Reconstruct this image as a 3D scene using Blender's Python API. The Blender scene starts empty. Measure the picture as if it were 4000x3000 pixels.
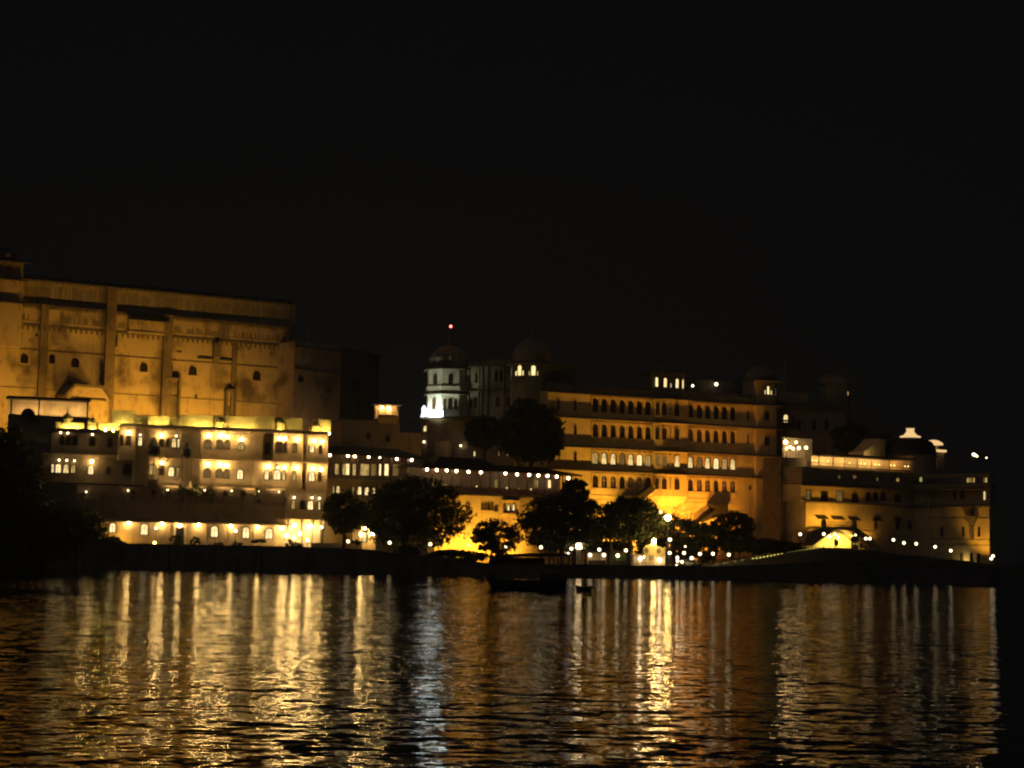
import bpy, bmesh, math, random
from mathutils import Vector, Matrix
from mathutils.geometry import tessellate_polygon

random.seed(7)
scene = bpy.context.scene
col = scene.collection
R = math.radians

# ------------------------------------------------------------------ camera, sky, exposure
CAM_H, FOC, PITCH, ROLL = 5.5, 7000.0, math.atan(637 / 7000), R(1.07)
CAM = Vector((0, 0, CAM_H))
FW = Vector((0, math.cos(PITCH), math.sin(PITCH)))
R0, U0 = Vector((1, 0, 0)), Vector((0, -math.sin(PITCH), math.cos(PITCH)))
RT = R0 * math.cos(ROLL) + U0 * math.sin(ROLL)
UP = U0 * math.cos(ROLL) - R0 * math.sin(ROLL)
cd = bpy.data.cameras.new("camera")
cam = bpy.data.objects.new("camera", cd)
col.objects.link(cam)
m = Matrix.Identity(4)
for i in range(3):
    m[i][0], m[i][1], m[i][2], m[i][3] = RT[i], UP[i], -FW[i], CAM[i]
cam.matrix_world = m
cd.sensor_width, cd.lens = 36.0, 36.0 * FOC / 4000.0
cd.clip_start, cd.clip_end = 1.0, 5000.0
scene.camera = cam

world = bpy.data.worlds.new("World")
scene.world = world
world.use_nodes = True
wn = world.node_tree.nodes
bg = wn["Background"]
bg.inputs[0].default_value = (0.98, 0.99, 1.04, 1)
bg.inputs[1].default_value = 0.0028

sd = bpy.data.lights.new("night_fill", 'SUN')  # added weak fill for night glow, lifts the bank and dark silhouettes
sd.energy, sd.angle, sd.color = 0.038, R(2), (0.9, 0.93, 1.0)
so = bpy.data.objects.new("night_fill", sd)
so.rotation_euler = (R(55), 0, R(-25))
col.objects.link(so)

scene.view_settings.view_transform = 'Standard'
scene.view_settings.look = 'None'
scene.view_settings.exposure = 0.0
scene.view_settings.gamma = 1.0
scene.render.engine = 'CYCLES'
HAZE = 0.0003
scene.cycles.max_bounces = 5
scene.cycles.volume_bounces = 0
scene.cycles.diffuse_bounces = 2
scene.cycles.glossy_bounces = 3
scene.cycles.transmission_bounces = 2
scene.cycles.use_light_tree = True
scene.cycles.use_denoising = True
scene.cycles.sample_clamp_indirect = 6.0
scene.cycles.pixel_filter_type = 'BLACKMAN_HARRIS'
scene.cycles.filter_width = 2.2

def spot(name, loc, tgt, power, color, cone=110, blend=0.6, radius=0.5):
    l = bpy.data.lights.new(name, 'SPOT')
    l.energy, l.color, l.spot_size, l.spot_blend, l.shadow_soft_size = power, color, R(cone), blend, radius
    o = bpy.data.objects.new(name, l)
    o.location = loc
    o.rotation_euler = (Vector(tgt) - Vector(loc)).to_track_quat('-Z', 'Y').to_euler()
    col.objects.link(o)
    return o

def point(name, loc, power, color, radius=0.25):
    l = bpy.data.lights.new(name, 'POINT')
    l.energy, l.color, l.shadow_soft_size = power, color, radius
    o = bpy.data.objects.new(name, l)
    o.location = loc
    col.objects.link(o)
    return o

# ------------------------------------------------------------------ pixel -> world (pixels of the 4000x3000 photograph)
def ray(px, py):
    return FW * FOC + RT * (px - 2000) + UP * (1500 - py)

def at(px, py, Y):
    d = ray(px, py)
    return CAM + d * (Y / d.y)

# ------------------------------------------------------------------ materials
def mat(name):
    mm = bpy.data.materials.new(name)
    mm.use_nodes = True
    nt = mm.node_tree
    return mm, nt, nt.nodes, nt.nodes["Principled BSDF"]

def surface(name, c1, c2, scale=0.5, rough=0.85, streak=0.5, bump=0.15, dirt=None, dirt_amt=0.0, vscale=0.12):
    """plaster / stone: two tones of mottling, vertical rain streaks, blotches of dirt, fine bump"""
    mm, nt, n, b = mat(name)
    L = nt.links
    tc = n.new('ShaderNodeTexCoord')
    n1 = n.new('ShaderNodeTexNoise'); n1.inputs['Scale'].default_value = scale; n1.inputs['Detail'].default_value = 6
    L.new(tc.outputs['Object'], n1.inputs['Vector'])
    mp = n.new('ShaderNodeMapping'); mp.inputs['Scale'].default_value = (1.3, 1.3, vscale)
    L.new(tc.outputs['Object'], mp.inputs['Vector'])
    n2 = n.new('ShaderNodeTexNoise'); n2.inputs['Scale'].default_value = 1.0; n2.inputs['Detail'].default_value = 5
    L.new(mp.outputs['Vector'], n2.inputs['Vector'])
    add = n.new('ShaderNodeMath'); add.operation = 'MULTIPLY_ADD'
    L.new(n2.outputs['Fac'], add.inputs[0]); add.inputs[1].default_value = streak
    L.new(n1.outputs['Fac'], add.inputs[2])
    rmp = n.new('ShaderNodeValToRGB')
    lo = 0.36 + streak * 0.38
    rmp.color_ramp.elements[0].position, rmp.color_ramp.elements[0].color = lo, (*c2, 1)
    rmp.color_ramp.elements[1].position, rmp.color_ramp.elements[1].color = lo + 0.26, (*c1, 1)
    L.new(add.outputs[0], rmp.inputs['Fac'])
    out = rmp.outputs['Color']
    if dirt:
        n3 = n.new('ShaderNodeTexNoise'); n3.inputs['Scale'].default_value = 0.12; n3.inputs['Detail'].default_value = 8
        L.new(tc.outputs['Object'], n3.inputs['Vector'])
        r3 = n.new('ShaderNodeValToRGB')
        r3.color_ramp.elements[0].position, r3.color_ramp.elements[1].position = 0.50, 0.66
        L.new(n3.outputs['Fac'], r3.inputs['Fac'])
        mu = n.new('ShaderNodeMath'); mu.operation = 'MULTIPLY'; mu.inputs[1].default_value = dirt_amt
        L.new(r3.outputs['Color'], mu.inputs[0])
        mx = n.new('ShaderNodeMix'); mx.data_type = 'RGBA'
        L.new(mu.outputs[0], mx.inputs[0]); L.new(out, mx.inputs[6]); mx.inputs[7].default_value = (*dirt, 1)
        out = mx.outputs[2]
    L.new(out, b.inputs['Base Color'])
    b.inputs['Roughness'].default_value = rough
    bp = n.new('ShaderNodeBump'); bp.inputs['Strength'].default_value = bump; bp.inputs['Distance'].default_value = 0.1
    L.new(add.outputs[0], bp.inputs['Height']); L.new(bp.outputs['Normal'], b.inputs['Normal'])
    return mm

def emit(name, color, strength, vary=0.0, scale=1.2):
    mm = bpy.data.materials.new(name); mm.use_nodes = True
    nt = mm.node_tree; n = nt.nodes; n.clear()
    o = n.new('ShaderNodeOutputMaterial'); e = n.new('ShaderNodeEmission')
    e.inputs[0].default_value = (*color, 1); e.inputs[1].default_value = strength
    nt.links.new(e.outputs[0], o.inputs[0])
    if vary:   # curtains and furniture behind the glass
        tc = n.new('ShaderNodeTexCoord'); oi = n.new('ShaderNodeObjectInfo')
        va = n.new('ShaderNodeVectorMath'); va.operation = 'ADD'
        nt.links.new(tc.outputs['Object'], va.inputs[0])
        cm = n.new('ShaderNodeCombineXYZ'); ml = n.new('ShaderNodeMath'); ml.operation = 'MULTIPLY'; ml.inputs[1].default_value = 60
        nt.links.new(oi.outputs['Random'], ml.inputs[0]); nt.links.new(ml.outputs[0], cm.inputs[0])
        nt.links.new(cm.outputs[0], va.inputs[1])
        mp = n.new('ShaderNodeMapping'); mp.inputs['Scale'].default_value = (2.2, 1, 0.7)
        nt.links.new(va.outputs[0], mp.inputs['Vector'])
        nz = n.new('ShaderNodeTexNoise'); nz.inputs['Scale'].default_value = scale; nz.inputs['Detail'].default_value = 2
        nt.links.new(mp.outputs[0], nz.inputs['Vector'])
        mr = n.new('ShaderNodeMapRange'); mr.inputs[1].default_value = 0.3; mr.inputs[2].default_value = 0.7
        mr.inputs[3].default_value = strength * (1 - vary); mr.inputs[4].default_value = strength * (1 + vary)
        nt.links.new(nz.outputs['Fac'], mr.inputs[0]); nt.links.new(mr.outputs[0], e.inputs[1])
    return mm

MAT = {}
MAT['palace_stone'] = surface("weathered_palace_plaster", (0.50, 0.38, 0.25), (0.29, 0.205, 0.13), 0.5, 0.9, 1.1, 0.25, (0.08, 0.055, 0.04), 0.9)
MAT['palace_band'] = surface("grey_palace_plaster", (0.34, 0.27, 0.21), (0.18, 0.14, 0.11), 0.8, 0.9, 1.2, 0.25, (0.09, 0.07, 0.06), 0.6)
MAT['stained_shaded'] = surface("stained_shaded_plaster", (0.22, 0.16, 0.11), (0.10, 0.075, 0.055), 0.6, 0.9, 1.1, 0.25, (0.06, 0.045, 0.035), 0.7)  # pilaster plaster: stains, with side shadows put into the darker tone
MAT['cornice'] = surface("dark_cornice_stone", (0.16, 0.13, 0.11), (0.08, 0.065, 0.055), 0.9, 0.9, 0.6)
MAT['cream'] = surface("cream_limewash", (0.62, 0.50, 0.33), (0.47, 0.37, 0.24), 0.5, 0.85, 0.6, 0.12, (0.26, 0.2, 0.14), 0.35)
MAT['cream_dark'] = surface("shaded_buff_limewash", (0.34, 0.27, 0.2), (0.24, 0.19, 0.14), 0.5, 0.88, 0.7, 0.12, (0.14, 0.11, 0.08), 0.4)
MAT['yellow_wash'] = surface("ochre_limewash", (0.62, 0.50, 0.28), (0.50, 0.38, 0.2), 0.4, 0.85, 0.6, 0.12, (0.3, 0.22, 0.12), 0.4)
MAT['white'] = surface("white_limewash", (0.72, 0.69, 0.6), (0.58, 0.54, 0.46), 0.5, 0.8, 0.6, 0.1, (0.34, 0.3, 0.25), 0.3)
MAT['eave'] = surface("grey_eave_stone", (0.2, 0.165, 0.13), (0.11, 0.09, 0.07), 0.8, 0.9, 0.4)
MAT['slate'] = surface("dark_roof_slate", (0.05, 0.045, 0.042), (0.03, 0.027, 0.026), 1.5, 0.8, 0.3)
MAT['roof_shade_black'] = surface("black_roof_with_shade", (0.014, 0.012, 0.011), (0.009, 0.008, 0.008), 1.5, 0.9, 0.3)  # near black puts the shade of the unlit stair slabs into the colour
MAT['wood'] = surface("red_brown_timber", (0.16, 0.07, 0.045), (0.09, 0.04, 0.03), 1.0, 0.6, 0.8)
MAT['door'] = surface("dark_door_timber", (0.09, 0.05, 0.03), (0.05, 0.03, 0.02), 1.5, 0.6, 0.8)
MAT['trim'] = surface("dark_window_trim", (0.13, 0.09, 0.06), (0.08, 0.055, 0.04), 1.5, 0.7, 0.4)
MAT['quay'] = surface("damp_quay_stone", (0.2, 0.17, 0.15), (0.11, 0.095, 0.09), 0.4, 0.8, 0.9, 0.4, (0.06, 0.055, 0.05), 0.6)
MAT['earth'] = surface("dry_grass_earth", (0.115, 0.098, 0.085), (0.07, 0.06, 0.052), 0.25, 0.95, 0.3, 0.4)
MAT['metal'] = surface("dark_painted_metal", (0.04, 0.04, 0.042), (0.025, 0.025, 0.027), 3, 0.45, 0.2)
MAT['pale_metal'] = surface("pale_painted_metal", (0.42, 0.38, 0.32), (0.33, 0.29, 0.25), 2, 0.5, 0.4)
MAT['bark'] = surface("rough_bark", (0.09, 0.065, 0.045), (0.05, 0.035, 0.025), 3, 0.95, 0.9, 0.5)
MAT['hull'] = surface("tarred_boat_timber", (0.07, 0.055, 0.045), (0.045, 0.036, 0.03), 1.2, 0.6, 0.5)
MAT['carpaint'] = surface("silver_car_paint", (0.45, 0.45, 0.44), (0.42, 0.42, 0.41), 2, 0.3, 0.1, 0.02)
MAT['rubber'] = surface("tyre_rubber", (0.03, 0.03, 0.03), (0.02, 0.02, 0.02), 4, 0.9, 0.1)
MAT['awning'] = surface("green_canvas", (0.10, 0.16, 0.05), (0.07, 0.11, 0.035), 1, 0.9, 0.5)
MAT['bluedoor'] = surface("pale_blue_door", (0.30, 0.40, 0.42), (0.2, 0.28, 0.3), 2, 0.6, 0.5)
MAT['terracotta'] = surface("terracotta", (0.3, 0.14, 0.08), (0.2, 0.09, 0.05), 3, 0.8, 0.3)

def leafmat(name, c1, c2):
    mm, nt, n, b = mat(name)
    L = nt.links
    tc = n.new('ShaderNodeTexCoord')
    nz = n.new('ShaderNodeTexNoise'); nz.inputs['Scale'].default_value = 0.9; nz.inputs['Detail'].default_value = 4
    L.new(tc.outputs['Object'], nz.inputs['Vector'])
    r = n.new('ShaderNodeValToRGB')
    r.color_ramp.elements[0].position, r.color_ramp.elements[0].color = 0.35, (*c2, 1)
    r.color_ramp.elements[1].position, r.color_ramp.elements[1].color = 0.65, (*c1, 1)
    L.new(nz.outputs['Fac'], r.inputs['Fac']); L.new(r.outputs[0], b.inputs['Base Color'])
    b.inputs['Roughness'].default_value = 0.6
    tr = n.new('ShaderNodeBsdfTranslucent'); L.new(r.outputs[0], tr.inputs[0])
    mx = n.new('ShaderNodeMixShader'); mx.inputs[0].default_value = 0.3
    L.new(b.outputs[0], mx.inputs[1]); L.new(tr.outputs[0], mx.inputs[2])
    L.new(mx.outputs[0], n['Material Output'].inputs[0])
    return mm
MAT['leaf'] = leafmat("dark_green_foliage", (0.085, 0.10, 0.038), (0.05, 0.06, 0.024))
MAT['leaf_dry'] = leafmat("dry_olive_foliage", (0.13, 0.11, 0.045), (0.07, 0.06, 0.03))

mm, nt, n, b = mat("dark_window_glass")
b.inputs['Base Color'].default_value = (0.018, 0.014, 0.012, 1); b.inputs['Roughness'].default_value = 0.35
MAT['dark'] = mm
MAT['lit'] = emit("lit_window_glass", (1.0, 0.74, 0.32), 1.5, 0.35)
MAT['mid'] = emit("curtained_window_glow", (1.0, 0.66, 0.2), 0.5, 0.5)
MAT['dim'] = emit("faint_window_glow", (1.0, 0.6, 0.16), 0.17, 0.5)
MAT['curtain'] = emit("lit_curtain_glow", (1.0, 0.7, 0.27), 1.2, 0.2)
MAT['bulb'] = emit("warm_bulb_glow", (1.0, 0.62, 0.2), 130.0)
MAT['bulb_small'] = emit("small_bulb_glow", (1.0, 0.70, 0.30), 20.0)
MAT['globe'] = emit("street_globe_glow", (1.0, 0.76, 0.42), 6.0)
MAT['warm_globe'] = emit("warm_globe_glow", (1.0, 0.60, 0.22), 42.0)
MAT['dusk'] = emit("dusky_room_glow", (1.0, 0.36, 0.14), 0.035, 0.7)
MAT['lantern'] = emit("roof_lantern_glow", (1.0, 0.8, 0.5), 5.0)
MAT['eave_bulb'] = emit("veranda_bulb_glow", (1.0, 0.70, 0.36), 24.0)
MAT['flood'] = emit("sodium_flood_glow", (1.0, 0.66, 0.2), 110.0)
MAT['orange'] = emit("orange_lantern_glow", (1.0, 0.55, 0.12), 14.0)
MAT['uplight'] = emit("yellow_uplight_glow", (1.0, 0.78, 0.17), 260.0)
MAT['red'] = emit("red_beacon_glow", (1.0, 0.12, 0.08), 12.0)
MAT['candle'] = emit("candle_glow", (1.0, 0.66, 0.22), 7.0)
MAT['string'] = emit("string_light_glow", (0.9, 0.78, 0.14), 1.4)
MAT['blue'] = emit("blue_white_led_glow", (0.6, 0.7, 1.0), 6.0)
MAT['neon'] = emit("white_light_box_glow", (0.72, 0.95, 1.0), 16.0)
MAT['figure'] = emit("lit_white_figure_glow", (0.95, 0.97, 1.0), 2.4)  # light falling on the white figure, put in as its own glow
MAT['strip'] = emit("lit_roof_glow", (1.0, 0.64, 0.27), 1.05)  # lit roof cap, canopy and shelf: the light is put in as glow
MAT['green_glow'] = emit("pale_green_sign_glow", (0.75, 0.85, 0.25), 0.45)

# water: slopes of three wave trains set directly as the normal, so far water stays rough
mm, nt, n, b = mat("rippled_lake_water")
L = nt.links
b.inputs['Base Color'].default_value = (0.004, 0.005, 0.006, 1)
b.inputs['Roughness'].default_value = 0.055
b.inputs['IOR'].default_value = 1.333
geo = n.new('ShaderNodeNewGeometry')
def slope(scale, stretch, amp, off):
    mp = n.new('ShaderNodeMapping'); mp.inputs['Scale'].default_value = (scale * stretch, scale, 1)
    mp.inputs['Location'].default_value = off; mp.inputs['Rotation'].default_value = (0, 0, R(off[0]))
    L.new(geo.outputs['Position'], mp.inputs['Vector'])
    nz = n.new('ShaderNodeTexNoise'); nz.inputs['Scale'].default_value = 1.0; nz.inputs['Detail'].default_value = 1.5
    L.new(mp.outputs[0], nz.inputs['Vector'])
    s = n.new('ShaderNodeVectorMath'); s.operation = 'SUBTRACT'; s.inputs[1].default_value = (0.5, 0.5, 0.5)
    L.new(nz.outputs['Color'], s.inputs[0])
    k = n.new('ShaderNodeVectorMath'); k.operation = 'MULTIPLY'; k.inputs[1].default_value = (amp * 0.7, amp, 0)
    L.new(s.outputs[0], k.inputs[0])
    return k.outputs[0]
WAVES = [(0.2, 0.6, 0.03, (3, 1, 0)), (0.75, 0.62, 0.13, (-6, 5, 0)), (1.8, 0.5, 0.31, (9, 2, 0)), (5.5, 0.7, 0.17, (-11, 9, 0))]
acc = None
for w in WAVES:
    s = slope(*w)
    if acc is None: acc = s
    else:
        a = n.new('ShaderNodeVectorMath'); a.operation = 'ADD'
        L.new(acc, a.inputs[0]); L.new(s, a.inputs[1]); acc = a.outputs[0]
# wind patches: calmer and rougher lanes
mp = n.new('ShaderNodeMapping'); mp.inputs['Scale'].default_value = (0.006, 0.03, 1)
L.new(geo.outputs['Position'], mp.inputs['Vector'])
nz = n.new('ShaderNodeTexNoise'); nz.inputs['Scale'].default_value = 1.0; nz.inputs['Detail'].default_value = 2
L.new(mp.outputs[0], nz.inputs['Vector'])
mr = n.new('ShaderNodeMapRange'); mr.inputs[1].default_value = 0.35; mr.inputs[2].default_value = 0.65
mr.inputs[3].default_value = 0.7; mr.inputs[4].default_value = 1.25
L.new(nz.outputs['Fac'], mr.inputs[0])
k = n.new('ShaderNodeVectorMath'); k.operation = 'SCALE'
L.new(acc, k.inputs[0]); L.new(mr.outputs[0], k.inputs['Scale'])
a = n.new('ShaderNodeVectorMath'); a.operation = 'ADD'; a.inputs[1].default_value = (0, 0, 1)
L.new(k.outputs[0], a.inputs[0])
nn = n.new('ShaderNodeVectorMath'); nn.operation = 'NORMALIZE'
L.new(a.outputs[0], nn.inputs[0]); L.new(nn.outputs[0], b.inputs['Normal'])
MAT['water'] = mm

# ------------------------------------------------------------------ mesh helpers
class MB:
    def __init__(s): s.v, s.f = [], []
    def add(s, vs, fs):
        o = len(s.v); s.v += [tuple(p) for p in vs]; s.f += [tuple(i + o for i in f) for f in fs]
        return s
    def box(s, x0, x1, y0, y1, z0, z1):
        return s.add([(x0, y0, z0), (x1, y0, z0), (x1, y1, z0), (x0, y1, z0), (x0, y0, z1), (x1, y0, z1), (x1, y1, z1), (x0, y1, z1)],
                     [(3, 2, 1, 0), (4, 5, 6, 7), (0, 1, 5, 4), (1, 2, 6, 5), (2, 3, 7, 6), (3, 0, 4, 7)])
    def wbox(s, u0, u1, w0, w1, z0, z1):       # facade coordinates: w points out of the wall
        return s.box(u0, u1, -w1, -w0, z0, z1)
    def prism(s, poly, y0, y1):                # polygon in x,z pushed along y
        k = len(poly)
        vs = [(p[0], y0, p[1]) for p in poly] + [(p[0], y1, p[1]) for p in poly]
        fs = [tuple(range(k)), tuple(range(2 * k - 1, k - 1, -1))]
        fs += [(i, i + k, (i + 1) % k + k, (i + 1) % k) for i in range(k)]
        return s.add(vs, fs)
    def vprism(s, foot, z0, z1):               # footprint in x,y pushed along z
        k = len(foot)
        vs = [(p[0], p[1], z0) for p in foot] + [(p[0], p[1], z1) for p in foot]
        fs = [tuple(range(k - 1, -1, -1)), tuple(range(k, 2 * k))]
        fs += [(i, (i + 1) % k, (i + 1) % k + k, i + k) for i in range(k)]
        return s.add(vs, fs)
    def frustum(s, foot0, z0, foot1, z1):
        k = len(foot0)
        vs = [(p[0], p[1], z0) for p in foot0] + [(p[0], p[1], z1) for p in foot1]
        fs = [tuple(range(k - 1, -1, -1)), tuple(range(k, 2 * k))]
        fs += [(i, (i + 1) % k, (i + 1) % k + k, i + k) for i in range(k)]
        return s.add(vs, fs)
    def lathe(s, cx, cy, prof, n=20, rib=0.0, lobes=0):
        vs, fs = [], []
        for r, z in prof:
            for i in range(n):
                a = 2 * math.pi * i / n
                rr = r * (1 + rib * math.cos(lobes * a)) if lobes else r
                vs.append((cx + rr * math.cos(a), cy + rr * math.sin(a), z))
        for j in range(len(prof) - 1):
            for i in range(n):
                fs.append((j * n + i, j * n + (i + 1) % n, (j + 1) * n + (i + 1) % n, (j + 1) * n + i))
        fs.append(tuple(range(n - 1, -1, -1))); t = (len(prof) - 1) * n
        fs.append(tuple(range(t, t + n)))
        return s.add(vs, fs)
    def tube(s, p0, p1, r0, r1, n=6):
        p0, p1 = Vector(p0), Vector(p1)
        d = (p1 - p0).normalized()
        a = d.orthogonal().normalized(); b2 = d.cross(a)
        vs = []
        for p, r in ((p0, r0), (p1, r1)):
            for i in range(n):
                t = 2 * math.pi * i / n
                vs.append(p + a * (r * math.cos(t)) + b2 * (r * math.sin(t)))
        fs = [(i, (i + 1) % n, (i + 1) % n + n, i + n) for i in range(n)]
        fs += [tuple(range(n - 1, -1, -1)), tuple(range(n, 2 * n))]
        return s.add(vs, fs)
    def ball(s, c, r, n=10, m2=7, sz=1.0):
        prof = []
        for j in range(m2 + 1):
            t = math.pi * j / m2
            prof.append((max(r * math.sin(t), 0.004), c[2] - r * sz * math.cos(t)))
        return s.lathe(c[0], c[1], prof, n)
    def mesh(s, name, m):
        me = bpy.data.meshes.new(name)
        me.from_pydata(s.v, [], s.f); me.materials.append(m); me.update()
        return me

def place(name, me, parent=None, loc=(0, 0, 0), rz=0.0):
    o = bpy.data.objects.new(name, me)
    o.location = loc; o.rotation_euler = (0, 0, rz)
    if parent: o.parent = parent
    col.objects.link(o)
    return o

def build(mb, name, m, parent=None, loc=(0, 0, 0), rz=0.0):
    return place(name, mb.mesh(name, MAT[m] if isinstance(m, str) else m), parent, loc, rz)

def tag(o, label, cat, group=None, kind=None):
    if label: o['label'] = label
    if cat: o['category'] = cat
    if group: o['group'] = group
    if kind: o['kind'] = kind
    return o

def empty(name, loc, label, cat, group=None, rz=0.0):
    o = bpy.data.objects.new(name, None)
    o.location = loc; o.rotation_euler = (0, 0, rz); o.empty_display_size = 0.5
    col.objects.link(o)
    return tag(o, label, cat, group)

def copy_tree(o, parent=None):
    c = o.copy(); col.objects.link(c)
    if parent: c.parent = parent
    for ch in list(o.children): copy_tree(ch, c)
    return c

ORD = ["first", "second", "third", "fourth", "fifth", "sixth", "seventh", "eighth", "ninth", "tenth", "eleventh", "twelfth",
       "thirteenth", "fourteenth", "fifteenth", "sixteenth", "seventeenth", "eighteenth", "nineteenth", "twentieth"]

class Fac:
    """a facade plane from pixel column ax at depth aY to pixel column bx at depth bY"""
    def __init__(s, name, ax, aY, bx, bY, ref, label, cat, root=None):
        A, B = at(ax, ref, aY), at(bx, ref, bY)
        s.o = Vector((A.x, A.y, 0)); d = Vector((B.x - A.x, B.y - A.y, 0)); s.len = d.length
        s.d = d.normalized(); s.n = Vector((s.d.y, -s.d.x, 0)); s.ang = math.atan2(s.d.y, s.d.x)
        s.root = root or empty(name, s.o, label, cat, None, s.ang)
    def uz(s, px, py, w=0.0):
        r = ray(px, py); q = s.o + s.n * w
        t = (q - CAM).dot(s.n) / r.dot(s.n)
        P = CAM + r * t
        return (P - s.o).dot(s.d), P.z
    def u(s, px, py, w=0.0): return s.uz(px, py, w)[0]
    def z(s, px, py, w=0.0): return s.uz(px, py, w)[1]
    def loc(s, u, w, z): return s.o + s.d * u + s.n * w + Vector((0, 0, z))

def arch(hw, h, arched=True, seg=10):
    if not arched: return [(-hw, 0), (hw, 0), (hw, h), (-hw, h)]
    rise = min(hw * 1.05, h * 0.6); sp = h - rise
    pts = [(-hw, 0), (hw, 0)]
    for i in range(seg + 1):
        t = math.pi * i / seg
        pts.append((hw * math.cos(t), sp + rise * math.sin(t) ** 0.9))
    return pts

CACHE = {}
def cached(key, fn):
    if key not in CACHE: CACHE[key] = fn()
    return CACHE[key]

def ring_mesh(hw, h, arched, m, proud, deep, bars, border):
    def make():
        mb = MB()
        outer = arch(hw + border, h + border, arched); inner = arch(max(hw - (0.05 if m != 'trim' else .1), 0.05), h - (0.05 if m != 'trim' else .12), arched)
        outer[0] = (outer[0][0], -border); outer[1] = (outer[1][0], -border)
        inner[0] = (inner[0][0], 0.04); inner[1] = (inner[1][0], 0.04)
        k = len(outer)
        vs = [(p[0], -proud, p[1]) for p in outer] + [(p[0], -proud, p[1]) for p in inner]
        vs += [(p[0], 0.03, p[1]) for p in outer] + [(p[0], deep, p[1]) for p in inner]
        fs = []
        for i in range(k):
            j = (i + 1) % k
            fs += [(i, j, j + k, i + k), (i, i + 2 * k, j + 2 * k, j), (i + k, j + k, j + 3 * k, i + 3 * k)]
        mb.add(vs, fs)
        if bars:
            y0 = deep - 0.10
            mb.box(-0.035, 0.035, y0, y0 + 0.06, 0.04, h - 0.06)
            if h > 1.4: mb.box(-hw + 0.04, hw - 0.04, y0 - 0.005, y0 + 0.05, h * 0.58, h * 0.58 + 0.06)
        return mb.mesh("window_frame", MAT[m])
    return cached(('ring', round(hw, 2), round(h, 2), arched, m, proud, deep, bars, border), make)

def pane_mesh(hw, h, arched, m):
    def make():
        mb = MB(); p = arch(hw, h, arched)
        mb.add([(q[0], 0, q[1]) for q in p], [tuple(range(len(p)))])
        return mb.mesh("pane", MAT[m])
    return cached(('pane', round(hw, 2), round(h, 2), arched, m), make)

def curtain_mesh(hw, h, m='curtain'):
    def make():
        mb = MB()
        p = [(-hw * .8, 0.05), (hw * .8, 0.05), (hw * .5, h * .5), (hw * .22, h * .93), (-hw * .22, h * .93), (-hw * .5, h * .5)]
        mb.prism(p, -0.02, 0.0)
        return mb.mesh("curtain", MAT[m])
    return cached(('curt', round(hw, 2), round(h, 2), m), make)

def window(F, u, z, hw, h, w=0.0, kind='dark', arched=True, frame='trim', hole=True, bars=None, rz=0.0, name='window', border=0.09):
    """a framed window; returns the opening to cut in its wall"""
    hw, h = max(round(hw, 2), 0.12), round(h, 2)
    deep = 0.32 if hole else -0.02
    proud = 0.06 if hole else 0.16
    if bars is None: bars = kind != 'dark' and hw > 0.3
    fr = place(name, ring_mesh(hw, h, arched, frame, proud, deep, bars and hole, border), F.root, (u, -w, z), rz)
    pk = 'mid' if kind == 'curtained' else kind
    place('pane', pane_mesh(hw, h, arched, pk), fr, (0, deep - 0.02, 0))
    if kind == 'curtained': place('curtain', curtain_mesh(hw, h), fr, (0, deep - 0.05, 0))
    return [(u + q[0], z + q[1]) for q in arch(hw, h, arched)]

def pxwin(F, xc, wpx, y0, y1, w=0.0, **kw):
    """window given by pixel centre, pixel width, top and bottom rows"""
    ua, z1 = F.uz(xc - wpx / 2, y0, w); ub, z0 = F.uz(xc + wpx / 2, y1, w)
    uc = F.u(xc, (y0 + y1) / 2, w)
    return window(F, uc, z0, (ub - ua) / 2, z1 - z0, w, **kw)

def wall(F, name, m, u0, u1, z0, z1, w=0.0, thick=0.8, ops=()):
    mb = MB()
    eps = 0.02
    good = []
    for p in ops:
        us = [q[0] for q in p]; zs = [q[1] for q in p]
        if min(us) > u0 + eps and max(us) < u1 - eps and min(zs) > z0 + eps and max(zs) < z1 - eps: good.append(p)
    outer = [(u0, z0), (u1, z0), (u1, z1), (u0, z1)]
    loops = [outer] + good
    flat = [q for lp in loops for q in lp]
    tris = tessellate_polygon([[Vector((q[0], q[1], 0)) for q in lp] for lp in loops])
    vs = [(q[0], -w, q[1]) for q in flat]; fs = []
    for t in tris:
        a, b2, c = (Vector(flat[i]) for i in t)
        cr = (b2 - a).x * (c - a).y - (b2 - a).y * (c - a).x
        fs.append(tuple(t) if cr > 0 else (t[0], t[2], t[1]))
    mb.add(vs, fs)
    for lp in good:
        k = len(lp)
        vs = [(q[0], -w, q[1]) for q in lp] + [(q[0], -w + 0.34, q[1]) for q in lp]
        mb.add(vs, [(i, i + k, (i + 1) % k + k, (i + 1) % k) for i in range(k)])
    y0, y1 = -w, -w + thick
    mb.add([(u0, y0, z0), (u1, y0, z0), (u1, y0, z1), (u0, y0, z1), (u0, y1, z0), (u1, y1, z0), (u1, y1, z1), (u0, y1, z1)],
           [(4, 5, 1, 0), (3, 2, 6, 7), (0, 3, 7, 4), (5, 6, 2, 1), (7, 6, 5, 4)])
    return build(mb, name, m, F.root)

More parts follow.
